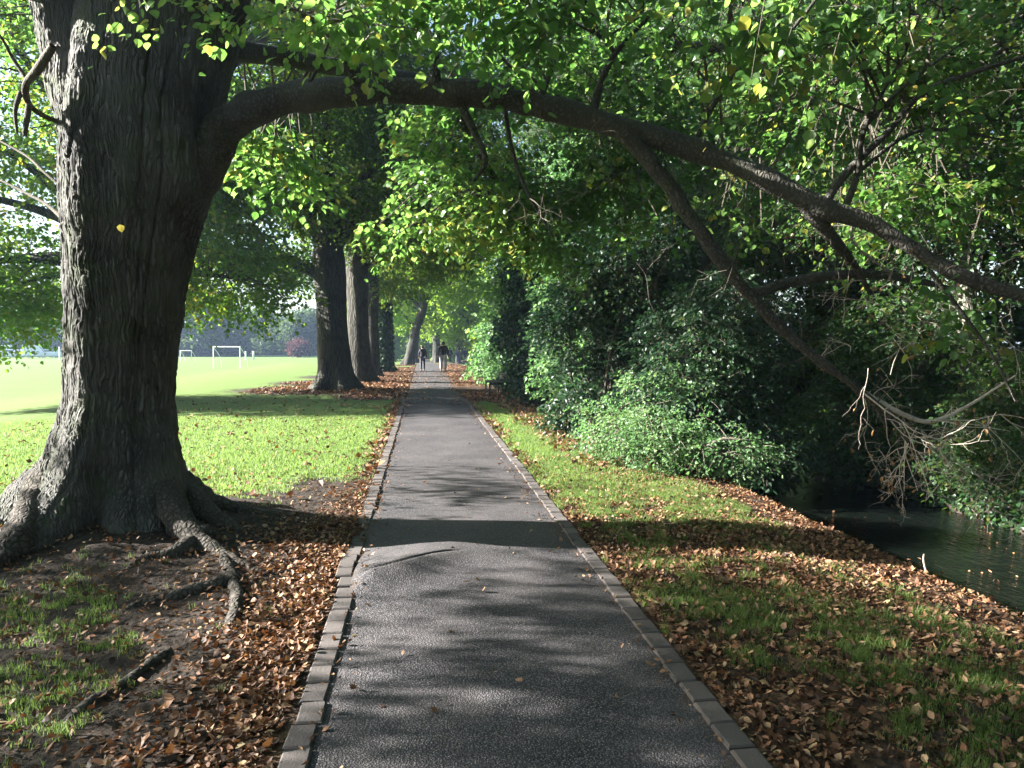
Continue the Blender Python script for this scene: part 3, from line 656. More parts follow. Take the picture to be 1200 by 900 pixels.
local(mb.build('spurs', M['dark_twig'], main, True))
dl = np.array(dl); n = len(dl)
V, F, a = leaves_arrays(dl, norm(rngd.normal(0, .5, (n, 3)) + dn), rngd.normal(0, 1, (n, 3)), rngd.uniform(.025, .055, n), rngd.uniform(0, 1, n), .3, .15)
local(link('withered_leaves', mesh('withered_leaves', V, F, M['dead_leaf'], {'rnd': a}), main))

# two leaves falling in front of the trunk
for (px, py, lb) in [(242, 52, 'pale yellow leaf falling in front of the fork of the big tree'), (140, 263, 'small yellow leaf falling in front of the middle of the big trunk')]:
    p = P(px, py, 4.2)
    V, F, a = leaves_arrays(np.zeros((1, 3)), np.array([[.3, 0, -1.]]), np.array([[.5, -1, .2]]), np.array([.06 if py < 100 else .045]), np.array([.97]), .45, .06)
    o = link('falling_leaf', mesh('falling_leaf', V, F, M['lime_leaf'], {'rnd': a}), None, p); tag(o, lb, 'leaf', 'falling leaves')

# ------------------------------------------------------------------ generic leafy trees
def tree(name, label, cat, x, y, tr, lobes, n, mat, rng, group=None, fork_h=3.2, lean=(0, 0), L=.7, nl=16, size=.12, thr=.43, nf=.55, shell=.35, bark='avenue_bark', cf=.12, twr=.006, droop=.3, seg=40, flare_=1.0, th=None, seed=0, z=None, tone_nf=.5, limbs=True):
    z0 = float(gz(x, y)) if z is None else z
    o = thing(name, label, cat, (x, y, z0), group)
    lx, ly = lean; H = th or fork_h
    pts = [(0, 0, -.25), (0, 0, 0), (lx * .05, ly * .05, .35), (lx * .15, ly * .15, .9), (lx * .45, ly * .45, H * .6), (lx, ly, H), (lx * 1.25, ly * 1.25, H * 1.35)]
    rad = [tr * 1.7, tr * 1.55, tr * 1.22, tr * 1.03, tr * .95, tr * .98, tr * .7]
    ph = rng.uniform(0, 6)
    def fl(p, a):
        h = p[:, 2][:, None]; return 1 + flare_ * (.2 * np.cos(5 * a[None] + ph) + .1 * np.cos(8 * a[None] + 2 * ph)) * np.exp(-np.maximum(h, 0) / .5) + .03 * np.cos(6 * a[None] + h)
    V, F = tube(pts, rad, seg, 8, .12, 1.5, fl); link('trunk', mesh('trunk', V, F, M[bark], None, True), o)
    sk = []
    mb = MB(); top = np.array([lx, ly, H])
    for i, l in enumerate(lobes if limbs else []):
        c = np.array(l[:3], float); st = top + np.array([0, 0, rng.uniform(-.25, .35) * H * .5])
        d = c - st; q1 = st + d * .3 + np.array([0, 0, np.linalg.norm(d) * .12]); q2 = st + d * .65 + np.array([0, 0, np.linalg.norm(d) * .12]) + rng.normal(0, .15, 3)
        rr = [tr * .5, tr * .32, tr * .2, tr * .1]
        V, F = tube([st, q1, q2, c], rr, 9, 5, .15, 2); mb.add(V, F)
        sk.append(catmull(np.column_stack([[st, q1, q2, c], rr]), 5))
    if mb.n: mb.build('limbs', M[bark], o, True)
    foliage('crown', lobes, n, mat, o, rng, L, nl, size, thr, nf, shell, .7, droop, .6, np.concatenate(sk) if sk else None, cf if sk else 0, seed, twr, tone_nf, cf > 0, r0=.02, maxd=4)
    return o
r1 = np.random.default_rng(21)
# the tree hidden behind the big trunk: its crown hangs left and right of it
tree('broad_tree', 'tree in the field behind the big trunk, its yellowing branches hanging low on both sides', 'tree', -8.3, 23.5, .42,
     [(-4.5, 0, 3.6, 3., 3., 2.), (-6.5, -.5, 5.6, 2.8, 3., 2.4), (2.6, 1, 3.7, 2.1, 2.2, 1.3), (1.4, 0, 5.8, 2.6, 3, 2.2), (0, 0, 7.5, 4.5, 4, 2.4), (-3, 0, 10, 4, 3.6, 2.6), (3, 0, 10, 3.4, 3.4, 2.4), (-1, 0, 12.5, 3.6, 3.4, 2.2), (-5, 0, 7.6, 2.4, 2.6, 1.8), (-4.5, 1, 2.9, 2.6, 2.4, 1.), (-6.5, 0, 3.4, 2., 2.4, 1.2)],
     7000, 'field_leaf', r1, None, 3.4, (0, 0), .8, 16, .135, .43, .5, cf=.1)
names = ['stout avenue tree with roots spreading over bare earth, first beyond the huge one', 'second trunk of the avenue row, mossy and close behind the stout one',
         'thin dark avenue trunk between the mossy trunk and the ivy-covered one', 'avenue trunk wrapped in dark ivy', 'pale avenue trunk leaning towards the path left of the walkers',
         'far avenue tree between the two walkers', 'far tree forking low over the path end, right of the taller walker']
lobs = [
 [(-4.2, 0, 4.6, 2.4, 2.6, 1.5), (-6.3, -.5, 3.6, 2.2, 2.2, 1.1), (0, -1.0, 6.9, 3.0, 2.4, 1.7), (2.6, -.5, 7, 2.6, 3, 1.8), (-2, 0, 8.6, 4, 4, 2.6), (0, 0, 12, 4.4, 4.2, 3), (3.6, 0, 10, 3, 3.4, 2.4), (-3, 0, 14.5, 3.6, 3.6, 2.4)],
 [(0, -1, 6.6, 2.6, 2.2, 1.3), (2.8, 0, 6.6, 2.8, 3, 1.8), (-1, 0, 9, 4, 4, 2.6), (1.5, 0, 12.5, 4, 4, 3), (5.4, 0, 8.4, 2.4, 3, 1.8)],
 [(.5, 0, 5.6, 2.6, 2.6, 1.4), (3, 0, 7.4, 2.8, 3, 1.8), (0, 0, 10, 4, 4, 3), (-2.6, 0, 5.4, 2.4, 2.4, 1.2)],
 [(0, 0, 5.8, 3, 2.6, 1.6), (3, 0, 7.5, 3, 3, 2), (0, 0, 10.5, 4, 4, 3)],
 [(3.4, 0, 6.6, 3, 3.4, 1.4), (0, 0, 9, 4, 4, 2.6), (-3, 0, 6, 3, 3, 1.6), (1, 0, 12.5, 4, 4, 3)],
]
for i, (tx, ty, tr_) in enumerate(TREES[:5]):
    tree('avenue_tree', names[i], 'tree', tx, ty, tr_, lobs[i], [5200, 3400, 2400, 1700, 2000][i], 'avenue_leaf' if i < 4 else 'glade_leaf', r1, 'avenue trees along the path', [4.4, 4.6, 4.6, 4.2, 4.2][i],
         (1.1, 0) if i == 4 else (-.15 + .1 * i, 0), .8, 14, .14 if i < 3 else .2, .40, .5, cf=.08, seed=i + 2, droop=.25)
# ivy round the fourth trunk
iv = [o for o in bpy.data.objects if o.get('label') == names[3]][0]
r2 = np.random.default_rng(3); n = 2600
a_ = r2.uniform(0, 2 * math.pi, n); h_ = r2.uniform(0, 4.6, n); rr_ = .42 + .25 * np.exp(-h_ / .6) + .16 * fbm(np.stack([a_, h_, a_ * 0], -1), 2)
dv = np.stack([np.cos(a_), np.sin(a_), a_ * 0], -1); pv = dv * rr_[:, None]; pv[:, 2] = h_
V, F, at_ = leaves_arrays(pv, dn + r2.normal(0, .4, (n, 3)), dv + r2.normal(0, .4, (n, 3)), r2.uniform(.12, .24, n), r2.uniform(0, .9, n), .45, .08)
link('ivy', mesh('ivy', V, F, M['shrub_leaf'], {'rnd': at_}), iv)
# farther avenue: light trees closing the tunnel
far_proto = None
spots = [(TREES[5][0], TREES[5][1], 1.0, names[5]), (TREES[6][0], TREES[6][1], 1.0, names[6]), (-4.5, 96, 1.1, 'far pale tree beyond the leaning trunk at the field side'), (4.6, 100, 1.0, 'bright far tree at the end of the path, bush side'),
         (-1.5, 118, 1.25, 'tall tree closing the far end of the path'), (6.0, 76, 1.0, 'bright green tree above the far bench'), (2.2, 135, 1.3, 'tree in the haze straight beyond the end of the path')]
for i, (x, y, s_, lb) in enumerate(spots):
    if i == 0:
        far_proto = tree('avenue_tree', lb, 'tree', x, y, .45, [(0, 0, 5, 3.4, 3.2, 1.6), (3, 0, 6.2, 3, 3, 2), (-3, 0, 6, 3, 3, 2), (0, 0, 9, 4.4, 4.2, 3), (0, 0, 13, 3.6, 3.6, 2.6)], 1500, 'glade_leaf', r1, 'avenue trees along the path', 3, (.2, 0), 1.0, 12, .26, .38, .5, cf=0, seed=31)
    else: copy_thing(far_proto, (x, y, float(gz(x, y))), i * 1.9, s_, lb)

# ------------------------------------------------------------------ river side: shrubs and the trees over the water
r3 = np.random.default_rng(33)
def shrub(label, x, y, lobes, n, mat='shrub_leaf', size=.085, L=.45, nl=14, thr=.38, nf=1.0, shell=.3, seed=0, group='shrubs along the river bank', name='shrub', cf=.25, shape=.42, tilt=.7, tone_nf=1.2):
    z0 = float(gz(x, y)); o = thing(name, label, 'shrub', (x, y, z0), group)
    mb = MB(); sk = []
    for k, l in enumerate(lobes):
        for j in range(3):
            c = np.array(l[:3], float) + r3.normal(0, .3, 3) * np.array(l[3:6]); s0 = np.array([r3.normal(0, .12), r3.normal(0, .12), -.1])
            mid = (c + s0) / 2 + np.array([r3.normal(0, .15), r3.normal(0, .15), .25]); rr = [.035, .025, .012]
            mb.tube([s0, mid, c], rr, 6, 4, .1); sk.append(catmull(np.column_stack([[s0, mid, c], rr]), 5))
    mb.build('stems', M['dark_twig'], o, True)
    foliage('foliage', lobes, n, mat, o, r3, L, nl, size, thr, nf, shell, .8, .3, tilt, np.concatenate(sk), cf, seed, .004, tone_nf, shape=shape)
    return o
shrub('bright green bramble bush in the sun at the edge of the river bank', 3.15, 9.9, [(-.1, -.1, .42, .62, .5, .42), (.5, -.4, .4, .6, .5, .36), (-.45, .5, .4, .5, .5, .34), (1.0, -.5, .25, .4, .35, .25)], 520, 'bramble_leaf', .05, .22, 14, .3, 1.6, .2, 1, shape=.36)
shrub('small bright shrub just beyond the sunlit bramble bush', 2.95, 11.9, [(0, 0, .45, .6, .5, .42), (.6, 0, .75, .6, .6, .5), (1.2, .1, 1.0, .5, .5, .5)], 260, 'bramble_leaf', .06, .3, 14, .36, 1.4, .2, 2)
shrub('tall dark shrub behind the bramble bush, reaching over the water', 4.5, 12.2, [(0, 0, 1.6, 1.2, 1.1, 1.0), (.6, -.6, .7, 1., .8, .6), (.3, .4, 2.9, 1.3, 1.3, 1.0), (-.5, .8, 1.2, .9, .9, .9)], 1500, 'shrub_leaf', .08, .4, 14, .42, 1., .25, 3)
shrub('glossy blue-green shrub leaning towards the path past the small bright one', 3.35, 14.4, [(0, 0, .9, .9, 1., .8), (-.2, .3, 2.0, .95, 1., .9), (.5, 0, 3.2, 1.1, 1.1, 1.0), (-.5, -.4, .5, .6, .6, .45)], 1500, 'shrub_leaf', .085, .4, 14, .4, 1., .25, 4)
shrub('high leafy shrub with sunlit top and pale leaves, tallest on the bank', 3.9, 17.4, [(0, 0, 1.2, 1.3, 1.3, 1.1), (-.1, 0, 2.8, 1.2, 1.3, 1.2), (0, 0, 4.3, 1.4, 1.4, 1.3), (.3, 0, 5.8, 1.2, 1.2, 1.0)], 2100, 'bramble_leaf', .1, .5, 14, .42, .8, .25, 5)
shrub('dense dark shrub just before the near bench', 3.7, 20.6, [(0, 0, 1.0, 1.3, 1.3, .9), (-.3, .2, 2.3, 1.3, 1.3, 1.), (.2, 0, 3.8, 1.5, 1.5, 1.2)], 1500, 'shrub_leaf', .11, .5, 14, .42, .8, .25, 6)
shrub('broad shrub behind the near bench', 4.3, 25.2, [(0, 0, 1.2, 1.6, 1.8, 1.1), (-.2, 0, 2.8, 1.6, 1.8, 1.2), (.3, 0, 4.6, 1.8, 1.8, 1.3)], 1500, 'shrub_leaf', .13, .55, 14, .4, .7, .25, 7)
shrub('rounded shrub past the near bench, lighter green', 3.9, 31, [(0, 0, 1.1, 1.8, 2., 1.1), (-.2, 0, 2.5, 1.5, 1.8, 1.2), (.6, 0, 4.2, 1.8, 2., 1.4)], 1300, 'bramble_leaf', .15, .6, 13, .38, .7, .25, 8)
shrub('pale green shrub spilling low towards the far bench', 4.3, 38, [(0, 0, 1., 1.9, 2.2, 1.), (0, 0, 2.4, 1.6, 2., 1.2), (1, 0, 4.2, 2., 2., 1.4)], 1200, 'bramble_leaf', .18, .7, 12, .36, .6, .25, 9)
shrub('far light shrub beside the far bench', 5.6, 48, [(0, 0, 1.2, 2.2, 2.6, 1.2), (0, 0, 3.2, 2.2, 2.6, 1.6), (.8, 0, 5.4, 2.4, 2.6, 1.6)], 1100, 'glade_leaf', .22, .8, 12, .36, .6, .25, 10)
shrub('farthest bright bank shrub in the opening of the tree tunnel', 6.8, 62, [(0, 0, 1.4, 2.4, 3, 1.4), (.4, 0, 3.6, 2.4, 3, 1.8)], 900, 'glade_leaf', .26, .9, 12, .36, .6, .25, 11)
fs = [o for o in bpy.data.objects if o.name.startswith('shrub') and 'farthest bright' in str(o.get('label'))][0]
for x, y, s_, lb in ((-6.5, 112, 1.5, 'bright bush beyond the leaning trunk, left of the shorter walker'), (-1.5, 128, 1.8, 'hazy bush closing the path between the walkers'), (6.5, 118, 1.7, 'hazy bush behind the tiny far figures')):
    copy_thing(fs, (x, y, float(gz(x, y)) - .3), x, s_, lb)
# far bank
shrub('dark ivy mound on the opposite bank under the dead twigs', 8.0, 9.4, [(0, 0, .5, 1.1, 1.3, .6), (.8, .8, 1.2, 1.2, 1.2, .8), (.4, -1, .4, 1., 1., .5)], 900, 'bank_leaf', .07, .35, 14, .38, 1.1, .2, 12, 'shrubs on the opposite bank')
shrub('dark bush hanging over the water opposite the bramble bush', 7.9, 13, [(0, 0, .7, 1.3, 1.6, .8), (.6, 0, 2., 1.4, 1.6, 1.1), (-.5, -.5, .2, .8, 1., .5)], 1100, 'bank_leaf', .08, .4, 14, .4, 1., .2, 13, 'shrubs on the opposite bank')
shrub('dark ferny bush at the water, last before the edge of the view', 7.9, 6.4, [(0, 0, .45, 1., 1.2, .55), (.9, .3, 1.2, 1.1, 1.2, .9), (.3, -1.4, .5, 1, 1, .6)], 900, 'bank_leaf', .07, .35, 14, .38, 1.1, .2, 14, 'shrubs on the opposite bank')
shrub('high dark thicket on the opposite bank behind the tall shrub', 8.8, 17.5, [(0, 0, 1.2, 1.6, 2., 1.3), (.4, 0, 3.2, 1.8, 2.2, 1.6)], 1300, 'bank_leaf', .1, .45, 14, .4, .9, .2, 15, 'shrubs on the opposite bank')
bt = [(9.6, 12.6, 'slender pale trunk leaning on the opposite bank, behind the drooping limb', .17, (-.3, 0)), (9.2, 16.5, 'dark straight trunk on the opposite bank left of the slender pale one', .2, (.3, .3)),
      (10.2, 8.2, 'bushy tree on the opposite bank above the dead twigs', .2, (-.5, .2)), (11.5, 20.5, 'tall tree on the opposite bank behind the high shrub', .26, (0, 0)), (10.8, 4.6, 'tree on the opposite bank at the edge of the view', .22, (-.4, 0)),
      (10.5, 27, 'big dark tree across the river from the near bench', .3, (0, 0)), (9.5, 37, 'tree across the river beyond the near bench', .3, (0, 0)), (9, 50, 'far tree across the river, half hidden in the tunnel', .3, (0, 0))]
bl = [(-1.2, 0, 4.2, 2.2, 2.4, 1.2), (-3., .3, 5.6, 2.2, 2.4, 1.3), (.6, .5, 3.2, 2., 2.4, 1.1, .8), (0, 0, 7.2, 3.2, 3.2, 2.0), (1.5, 0, 9.6, 3.2, 3.2, 2.2), (-2, 0, 9.4, 2.6, 3, 1.8), (0, 0, 12, 3, 3, 2.2)]
protoA = protoB = None
for i, (x, y, lb, tr_, ln) in enumerate(bt):
    if i == 0: protoA = tree('bank_tree', lb, 'tree', x, y, tr_, bl, 3600, 'bank_leaf', r3, 'trees on the opposite bank', 4.2, ln, .55, 15, .095, .43, .8, bark='grey_bark', cf=.2, seed=41)
    elif i == 1: protoB = tree('bank_tree', lb, 'tree', x, y, tr_, [(l[0] * .9 + .3, l[1], l[2] + .5, *l[3:]) for l in bl], 3600, 'bank_leaf', r3, 'trees on the opposite bank', 3.6, ln, .55, 15, .1, .43, .8, bark='avenue_bark', cf=.2, seed=43)
    else: copy_thing((protoA, protoB)[i % 2], (x, y, float(gz(x, y))), [0, 0, .6, 2.2, -.5, 1.1, 3.0, .3][i], [1, 1, .95, 1.25, .9, 1.45, 1.5, 1.6][i], lb)
# woods behind the far bank: one closed mass
wl = []
for k in range(46): wl.append((r3.uniform(14, 26), r3.uniform(-2, 70), r3.uniform(1.5, 12), r3.uniform(2, 3.6), r3.uniform(2, 4), r3.uniform(1.6, 2.8)))
p, d = lobe_points(wl, 16000, r3, .36, .4, .3, 55)
V, F, a, tips = spray_leaves(p, d + r3.normal(0, .4, d.shape), 1.2, 10, .26, r3, .3, .7)
tag(link('woodland', mesh('woodland', V, F, M['bank_leaf'], {'rnd': a})), 'dark mass of woodland behind the opposite bank', None, None, 'stuff')

n = 130000; x = 7.2 + 8 * r3.uniform(0, 1, n) ** 2; y = r3.uniform(-1, 26, n); z = gz(x, y)
k_ = (z > -.86) & ((fbm2(x, y, 1.3, 3, 91) > .22) | (x < 8.8)); x, y, z = x[k_], y[k_], z[k_]; n = len(x)
V, F, a = leaves_arrays(np.stack([x, y, z + r3.uniform(0, .22, n)], -1), r3.normal(0, 1, (n, 3)) + np.array([-.5, 0, -.2]), r3.normal(0, .6, (n, 3)) + np.array([-.5, 0, 1]), r3.uniform(.06, .12, n), r3.uniform(0, .9, n))
tag(link('ground_ivy', mesh('ground_ivy', V, F, M['bank_leaf'], {'rnd': a})), 'dark ivy and weeds covering the opposite bank down to the water', None, None, 'stuff')
av = [o for o in bpy.data.objects if o.name == 'avenue_tree'][0]  # unseen avenue trees behind the camera, added to cut sky light on the trunk
for i, (x, y, s_, lb) in enumerate([(-3.2, -6.5, 1., 'unseen avenue tree added behind the photographer, next after the huge one'), (-3.0, -14, 1.1, 'second unseen avenue tree added behind the photographer')]):
    copy_thing(av, (x, y, float(gz(x, y))), i * 2.2, s_, lb)
for i, (x, y, s_, lb) in enumerate([(9.2, -2.5, 1.1, 'unseen bank tree added beside the photographer across the river'), (7.9, -9, 1.2, 'unseen bank tree added behind the photographer across the river'), (5.2, -16, 1.5, 'unseen tree added over the path well behind the photographer'), (11.5, 1, 1.2, 'tall bank tree just outside the view'), (14, 10.5, 1.2, 'tree behind the bushy one above the dead twigs'), (14.5, 14.5, 1.3, 'tree behind the slender pale trunk, deep in the wood')]):
    copy_thing((protoA, protoB)[i % 2], (x, y, float(gz(x, y))), i * 1.3, s_, lb)

# ------------------------------------------------------------------ grass, litter
r4 = np.random.default_rng(44)
def scatter(n, x0, x1, y0, y1, which, thr=.35, power=1.0, nearbias=1.0):
    x = r4.uniform(x0, x1, n); y = y0 + (y1 - y0) * r4.uniform(0, 1, n) ** nearbias
    g, l = masks(x, y); m_ = g if which == 'g' else l
    nn = .85 * fbm2(x, y, 7.5 if which == 'g' else 8.0, 3, 12 if which == 'g' else 14) + .15 * fbm2(x, y, 1.6, 2, 13 if which == 'g' else 15)
    keep = (m_ + (nn - .5) * (2.0 if which == 'g' else 1.3) > thr + r4.uniform(-.15, .25, n)) & ((x < PXL - .12) | (x > PXR + .12))
    return x[keep], y[keep]
def blades(x, y, h, wd, rng):
    n = len(x); z = gz(x, y) - .005; a = rng.uniform(0, 2 * math.pi, n)
    hh = h * rng.uniform(.45, 1.3, n); ln = rng.uniform(.15, .8, n) * hh
    sx, sy = np.cos(a) * wd, np.sin(a) * wd; lx, ly = -np.sin(a) * ln, np.cos(a) * ln
    b = np.stack([x, y, z], -1); s_ = np.stack([sx, sy, 0 * sx], -1)
    m1 = b + np.stack([lx * .35, ly * .35, hh * .6], -1); tp = b + np.stack([lx, ly, hh], -1)
    V = np.stack([b - s_, b + s_, m1 + s_ * .7, m1 - s_ * .7, tp + s_ * .12, tp - s_ * .12], 1).reshape(-1, 3)
    k = np.arange(n)[:, None] * 6; F = np.concatenate([k + np.array([0, 1, 2, 3]), k + np.array([3, 2, 4, 5])], 0)
    return V, F, np.repeat(np.clip(rng.uniform(0, 1, n) * .6 + .5 * fbm2(x, y, 1.5, 2, 31), 0, 1), 6)
def grass_obj(name, label, parts):
    mb = MB()
    for x, y, h, wd in parts:
        V, F, a = blades(x, y, h, wd, r4); mb.add(V, F, a)
    tag(mb.build(name, M['grass'], attr='rnd'), label, None, None, 'stuff')
def clumped(x, y, k, s_):   # tufts: several blades around each seed
    x = np.repeat(x, k) + r4.normal(0, s_, len(x) * k); y = np.repeat(y, k) + r4.normal(0, s_, len(y) * k)
    m_ = (x < PXL - .11) | (x > PXR + .11); return x[m_], y[m_]
xa, ya = clumped(*scatter(44000, -6, PXL, 2.2, 7.5, 'g', .50), 6, .014)
xb, yb = scatter(150000, -9, PXL - .1, 7.5, 18, 'g', .45, nearbias=1.3)
grass_obj('lawn_grass', 'short grass of the field and tufts round the big tree', [(xa, ya, .042, .002), (xb, yb, .05, .004)])
xa, ya = clumped(*scatter(42000, PXR, 4.3, 2.2, 8.5, 'g', .54), 6, .014)
xb, yb = scatter(70000, PXR + .1, 4., 8.5, 21, 'g', .42, nearbias=1.3)
grass_obj('verge_grass', 'patchy grass between the kerb and the river', [(xa, ya, .05, .0022), (xb, yb, .06, .004)])
def litter(x, y, sz, rng, lift=.004, zf=gz):
    n = len(x); z = zf(x, y) + lift + rng.uniform(0, .022, n)
    a = rng.uniform(0, 2 * math.pi, n); A = np.stack([np.cos(a), np.sin(a), rng.normal(.05, .3, n)], -1)
    Nn = np.stack([rng.normal(0, .42, n), rng.normal(0, .42, n), np.ones(n)], -1)
    s_ = sz * rng.uniform(.45, 1.6, n)
    A = norm(A); S_ = norm(np.cross(A, Nn)); Nn = np.cross(S_, A); s = s_[:, None]; wd = rng.uniform(.13, .36, n)[:, None]
    cu = rng.uniform(-.5, .75, n)[:, None]; fo = rng.uniform(-.25, .6, n)[:, None]; tw = rng.normal(0, .35, n)[:, None]
    B = np.stack([x, y, z], -1); rows_ = []
    for t_, w_ in ((0, .06), (.3, .95), (.62, 1.0), (1, .05)):
        c_ = B + A * s * t_ * (1 - .25 * np.abs(cu) * t_) + Nn * s * (cu * t_ * (t_ - .15) * .8)
        jit = rng.uniform(.75, 1.25, (n, 2))
        for q, sg in enumerate((-1, 0, 1)):
            rows_.append(c_ + (S_ * sg * s * wd * w_ + Nn * s * wd * w_ * (fo + tw * sg * t_)) * (jit[:, [0 if sg < 0 else 1]] if sg else 0))
    V = np.stack(rows_, 1).reshape(-1, 3)
    k = np.arange(n)[:, None] * 12; F = np.concatenate([k + np.array([r_ * 3 + c_, r_ * 3 + c_ + 1, r_ * 3 + c_ + 4, r_ * 3 + c_ + 3]) for r_ in range(3) for c_ in range(2)], 0)
    return V, F, np.repeat(np.clip(rng.beta(1.6, 1.9, n), 0, 1), 12)
mb = MB()
for args, sz in [((36000, -6, PXL, 2.2, 9, 'l', .50), .036), ((62000, PXR, 4.3, 2.2, 10, 'l', .56), .036), ((40000, PXR, 4., 10, 26, 'l', .5), .08), ((26000, -6, PXL, 9, 34, 'l', .45), .09), ((42000, -5, 5, 30, 62, 'l', .46), .07)]:
    x, y = scatter(*args); V, F, a = litter(x, y, sz, r4); mb.add(V, F, a)
for n, x0, x1, y0, y1, sz, lf in ((15000, PXR + .12, 4.4, 2.2, 11, .034, .02), (9000, -6.5, PXL - .12, 2.2, 6.8, .036, .015), (6000, 3.3, 4.5, 2.2, 10, .03, .0), (2500, -5, PXL, 6.5, 10.5, .036, .005)):
    x = r4.uniform(x0, x1, n); y = r4.uniform(y0, y1, n); k_ = fbm2(x, y, 3, 3, 77) > r4.uniform(.2, .65, n); x, y = x[k_], y[k_]
    V, F, a = litter(x, y, sz, r4, lf); mb.add(V, F, a)
# a few on the lawn, many at the left kerb
x = PXL - .12 - np.abs(r4.normal(0, .33, 6000)); y = r4.uniform(2.3, 7.2, 6000); V, F, a = litter(x, y, .038, r4); mb.add(V, F, a)
x = r4.uniform(-8, -.8, 2600); y = r4.uniform(8, 24, 2600); V, F, a = litter(x, y, .06, r4, .03); mb.add(V, F, a)
tag(mb.build('leaf_litter', M['litter'], attr='rnd'), 'fallen brown and orange leaves on the verges', None, None, 'stuff')
zp = lambda x, y: hump(x, y) + gz(.37 + 0 * x, y) + .05 + .012
mb = MB()
n = 150; x = r4.uniform(PXL, PXR, n); y = r4.uniform(2.4, 14, n); V, F, a = litter(x, y, .03, r4, 0, zp); mb.add(V, F, a)
n = 900; x = np.where(r4.uniform(0, 1, n) < .45, PXL + np.abs(r4.normal(0, .07, n)), PXR - np.abs(r4.normal(0, .10, n))); y = r4.uniform(2.3, 24, n); V, F, a = litter(x, y, .03, r4, 0, zp); mb.add(V, F, a)
n = 1500; x = r4.uniform(PXL - .1, PXR + .1, n); y = r4.uniform(20, 48, n); k_ = r4.uniform(0, 1, n) < .25 + np.abs(x - .37); x, y = x[k_], y[k_]; V, F, a = litter(x, y, .06, r4, 0, zp); mb.add(V, F, a)
tag(mb.build('path_leaves', M['litter'], attr='rnd'), 'scattered dry leaves on the tarmac path', None, None, 'stuff')
n = 900; x = r4.uniform(4.3, 8.2, n); y = r4.uniform(3.5, 15, n); k_ = fbm2(x, y, .9, 3, 61) > .5; x, y = x[k_], y[k_]
V, F, a = litter(x, y, .035, r4, 0, lambda x, y: -.83 + 0 * x); 
tag(link('floating_leaves', mesh('floating_leaves', V, F, M['litter'], {'rnd': a})), 'small leaves drifting on the dark river', None, None, 'stuff')
# stick standing in the bank
p = G(1088, 690, -.22); V, F = tube([p - (0, 0, .3), p + (-.005, 0, .02), p + (-.02, 0, .12), p + (-.045, 0, .22), p + (-.045, 0, .27)], [.008, .008, .009, .008, .005], 8, 5, .2, 20)
V = V - p; tag(link('bare_stick', mesh('bare_stick', V, F, M['pale_twig'], None, True), None, p), 'pale bare stick standing upright at the river edge', 'stick')

# ------------------------------------------------------------------ benches
M['bench'] = simple_mat('bench_wood', (.035, .03, .027), .6, 0, .002, 60)
M['bench_metal'] = simple_mat('bench_iron', (.02, .02, .022), .45, .6)
def bench(x, y, label, L=1.7):
    o = thing('park_bench', label, 'bench', (x, y, float(gz(x, y))), 'dark park benches facing the path')
    mb = MB()
    for i in range(4): mb.box((-.17 + i * .115, 0, .45), (.095, L, .035))
    mb.build('seat', M['bench'], o)
    mb = MB()
    for i in range(2): mb.box((.235 + i * .03, 0, .56 + i * .13), (.03, L, .10))
    mb.build('backrest', M['bench'], o)
    for sy in (-1, 1):
        for sx in (-1, 1):
            mb = MB(); mb.tube([(sx * .22, sy * (L / 2 - .12), -.04), (sx * .2, sy * (L / 2 - .12), .2), (sx * .2, sy * (L / 2 - .12), .43)] + ([(.26, sy * (L / 2 - .12), .74)] if sx > 0 else []), [.028, .025, .028] + ([.022] if sx > 0 else []), 8, 3)
            mb.build('leg', M['bench_metal'], o, True)
        mb = MB(); mb.box((0, sy * (L / 2 - .12), .405), (.44, .04, .05)); mb.build('seat_bearer', M['bench_metal'], o)
bench(2.25, 24.4, 'dark park bench in the shade beside the path, in front of the shrubs')
bench(3.1, 57, 'small far bench on the sunlit grass beyond the near one')

# ------------------------------------------------------------------ people
def cloth(name, c, r_=.85): return simple_mat(name, c, r_, 0, .003, 60, .15, 6)
M['skin'] = simple_mat('skin', (.42, .25, .18), .55, var=.08)
M['hair'] = simple_mat('hair', (.02, .015, .012), .6, 0, .003, 120)
M['shoe'] = simple_mat('shoe', (.03, .028, .028), .5)
def skin_mesh(name, verts, edges, radii, mat, parent, root_i=0, sub=1):
    me = bpy.data.meshes.new(name); me.from_pydata([tuple(v_) for v_ in verts], edges, []); ob = bpy.data.objects.new(name, me); COL.objects.link(ob)
    sm = ob.modifiers.new('skin', 'SKIN'); ss = ob.modifiers.new('sub', 'SUBSURF'); ss.levels = sub; ss.render_levels = sub
    for i, r_ in enumerate(radii):
        d_ = me.skin_vertices[0].data[i]; d_.radius = r_ if isinstance(r_, tuple) else (r_, r_); d_.use_root = (i == root_i)
    dg = bpy.context.evaluated_depsgraph_get(); ev = ob.evaluated_get(dg); m2 = bpy.data.meshes.new_from_object(ev); m2.name = name
    bpy.data.objects.remove(ob); bpy.data.meshes.remove(me)
    m2.materials.clear(); m2.materials.append(mat); m2.polygons.foreach_set('use_smooth', np.ones(len(m2.polygons), bool))
    return link(name, m2, parent)
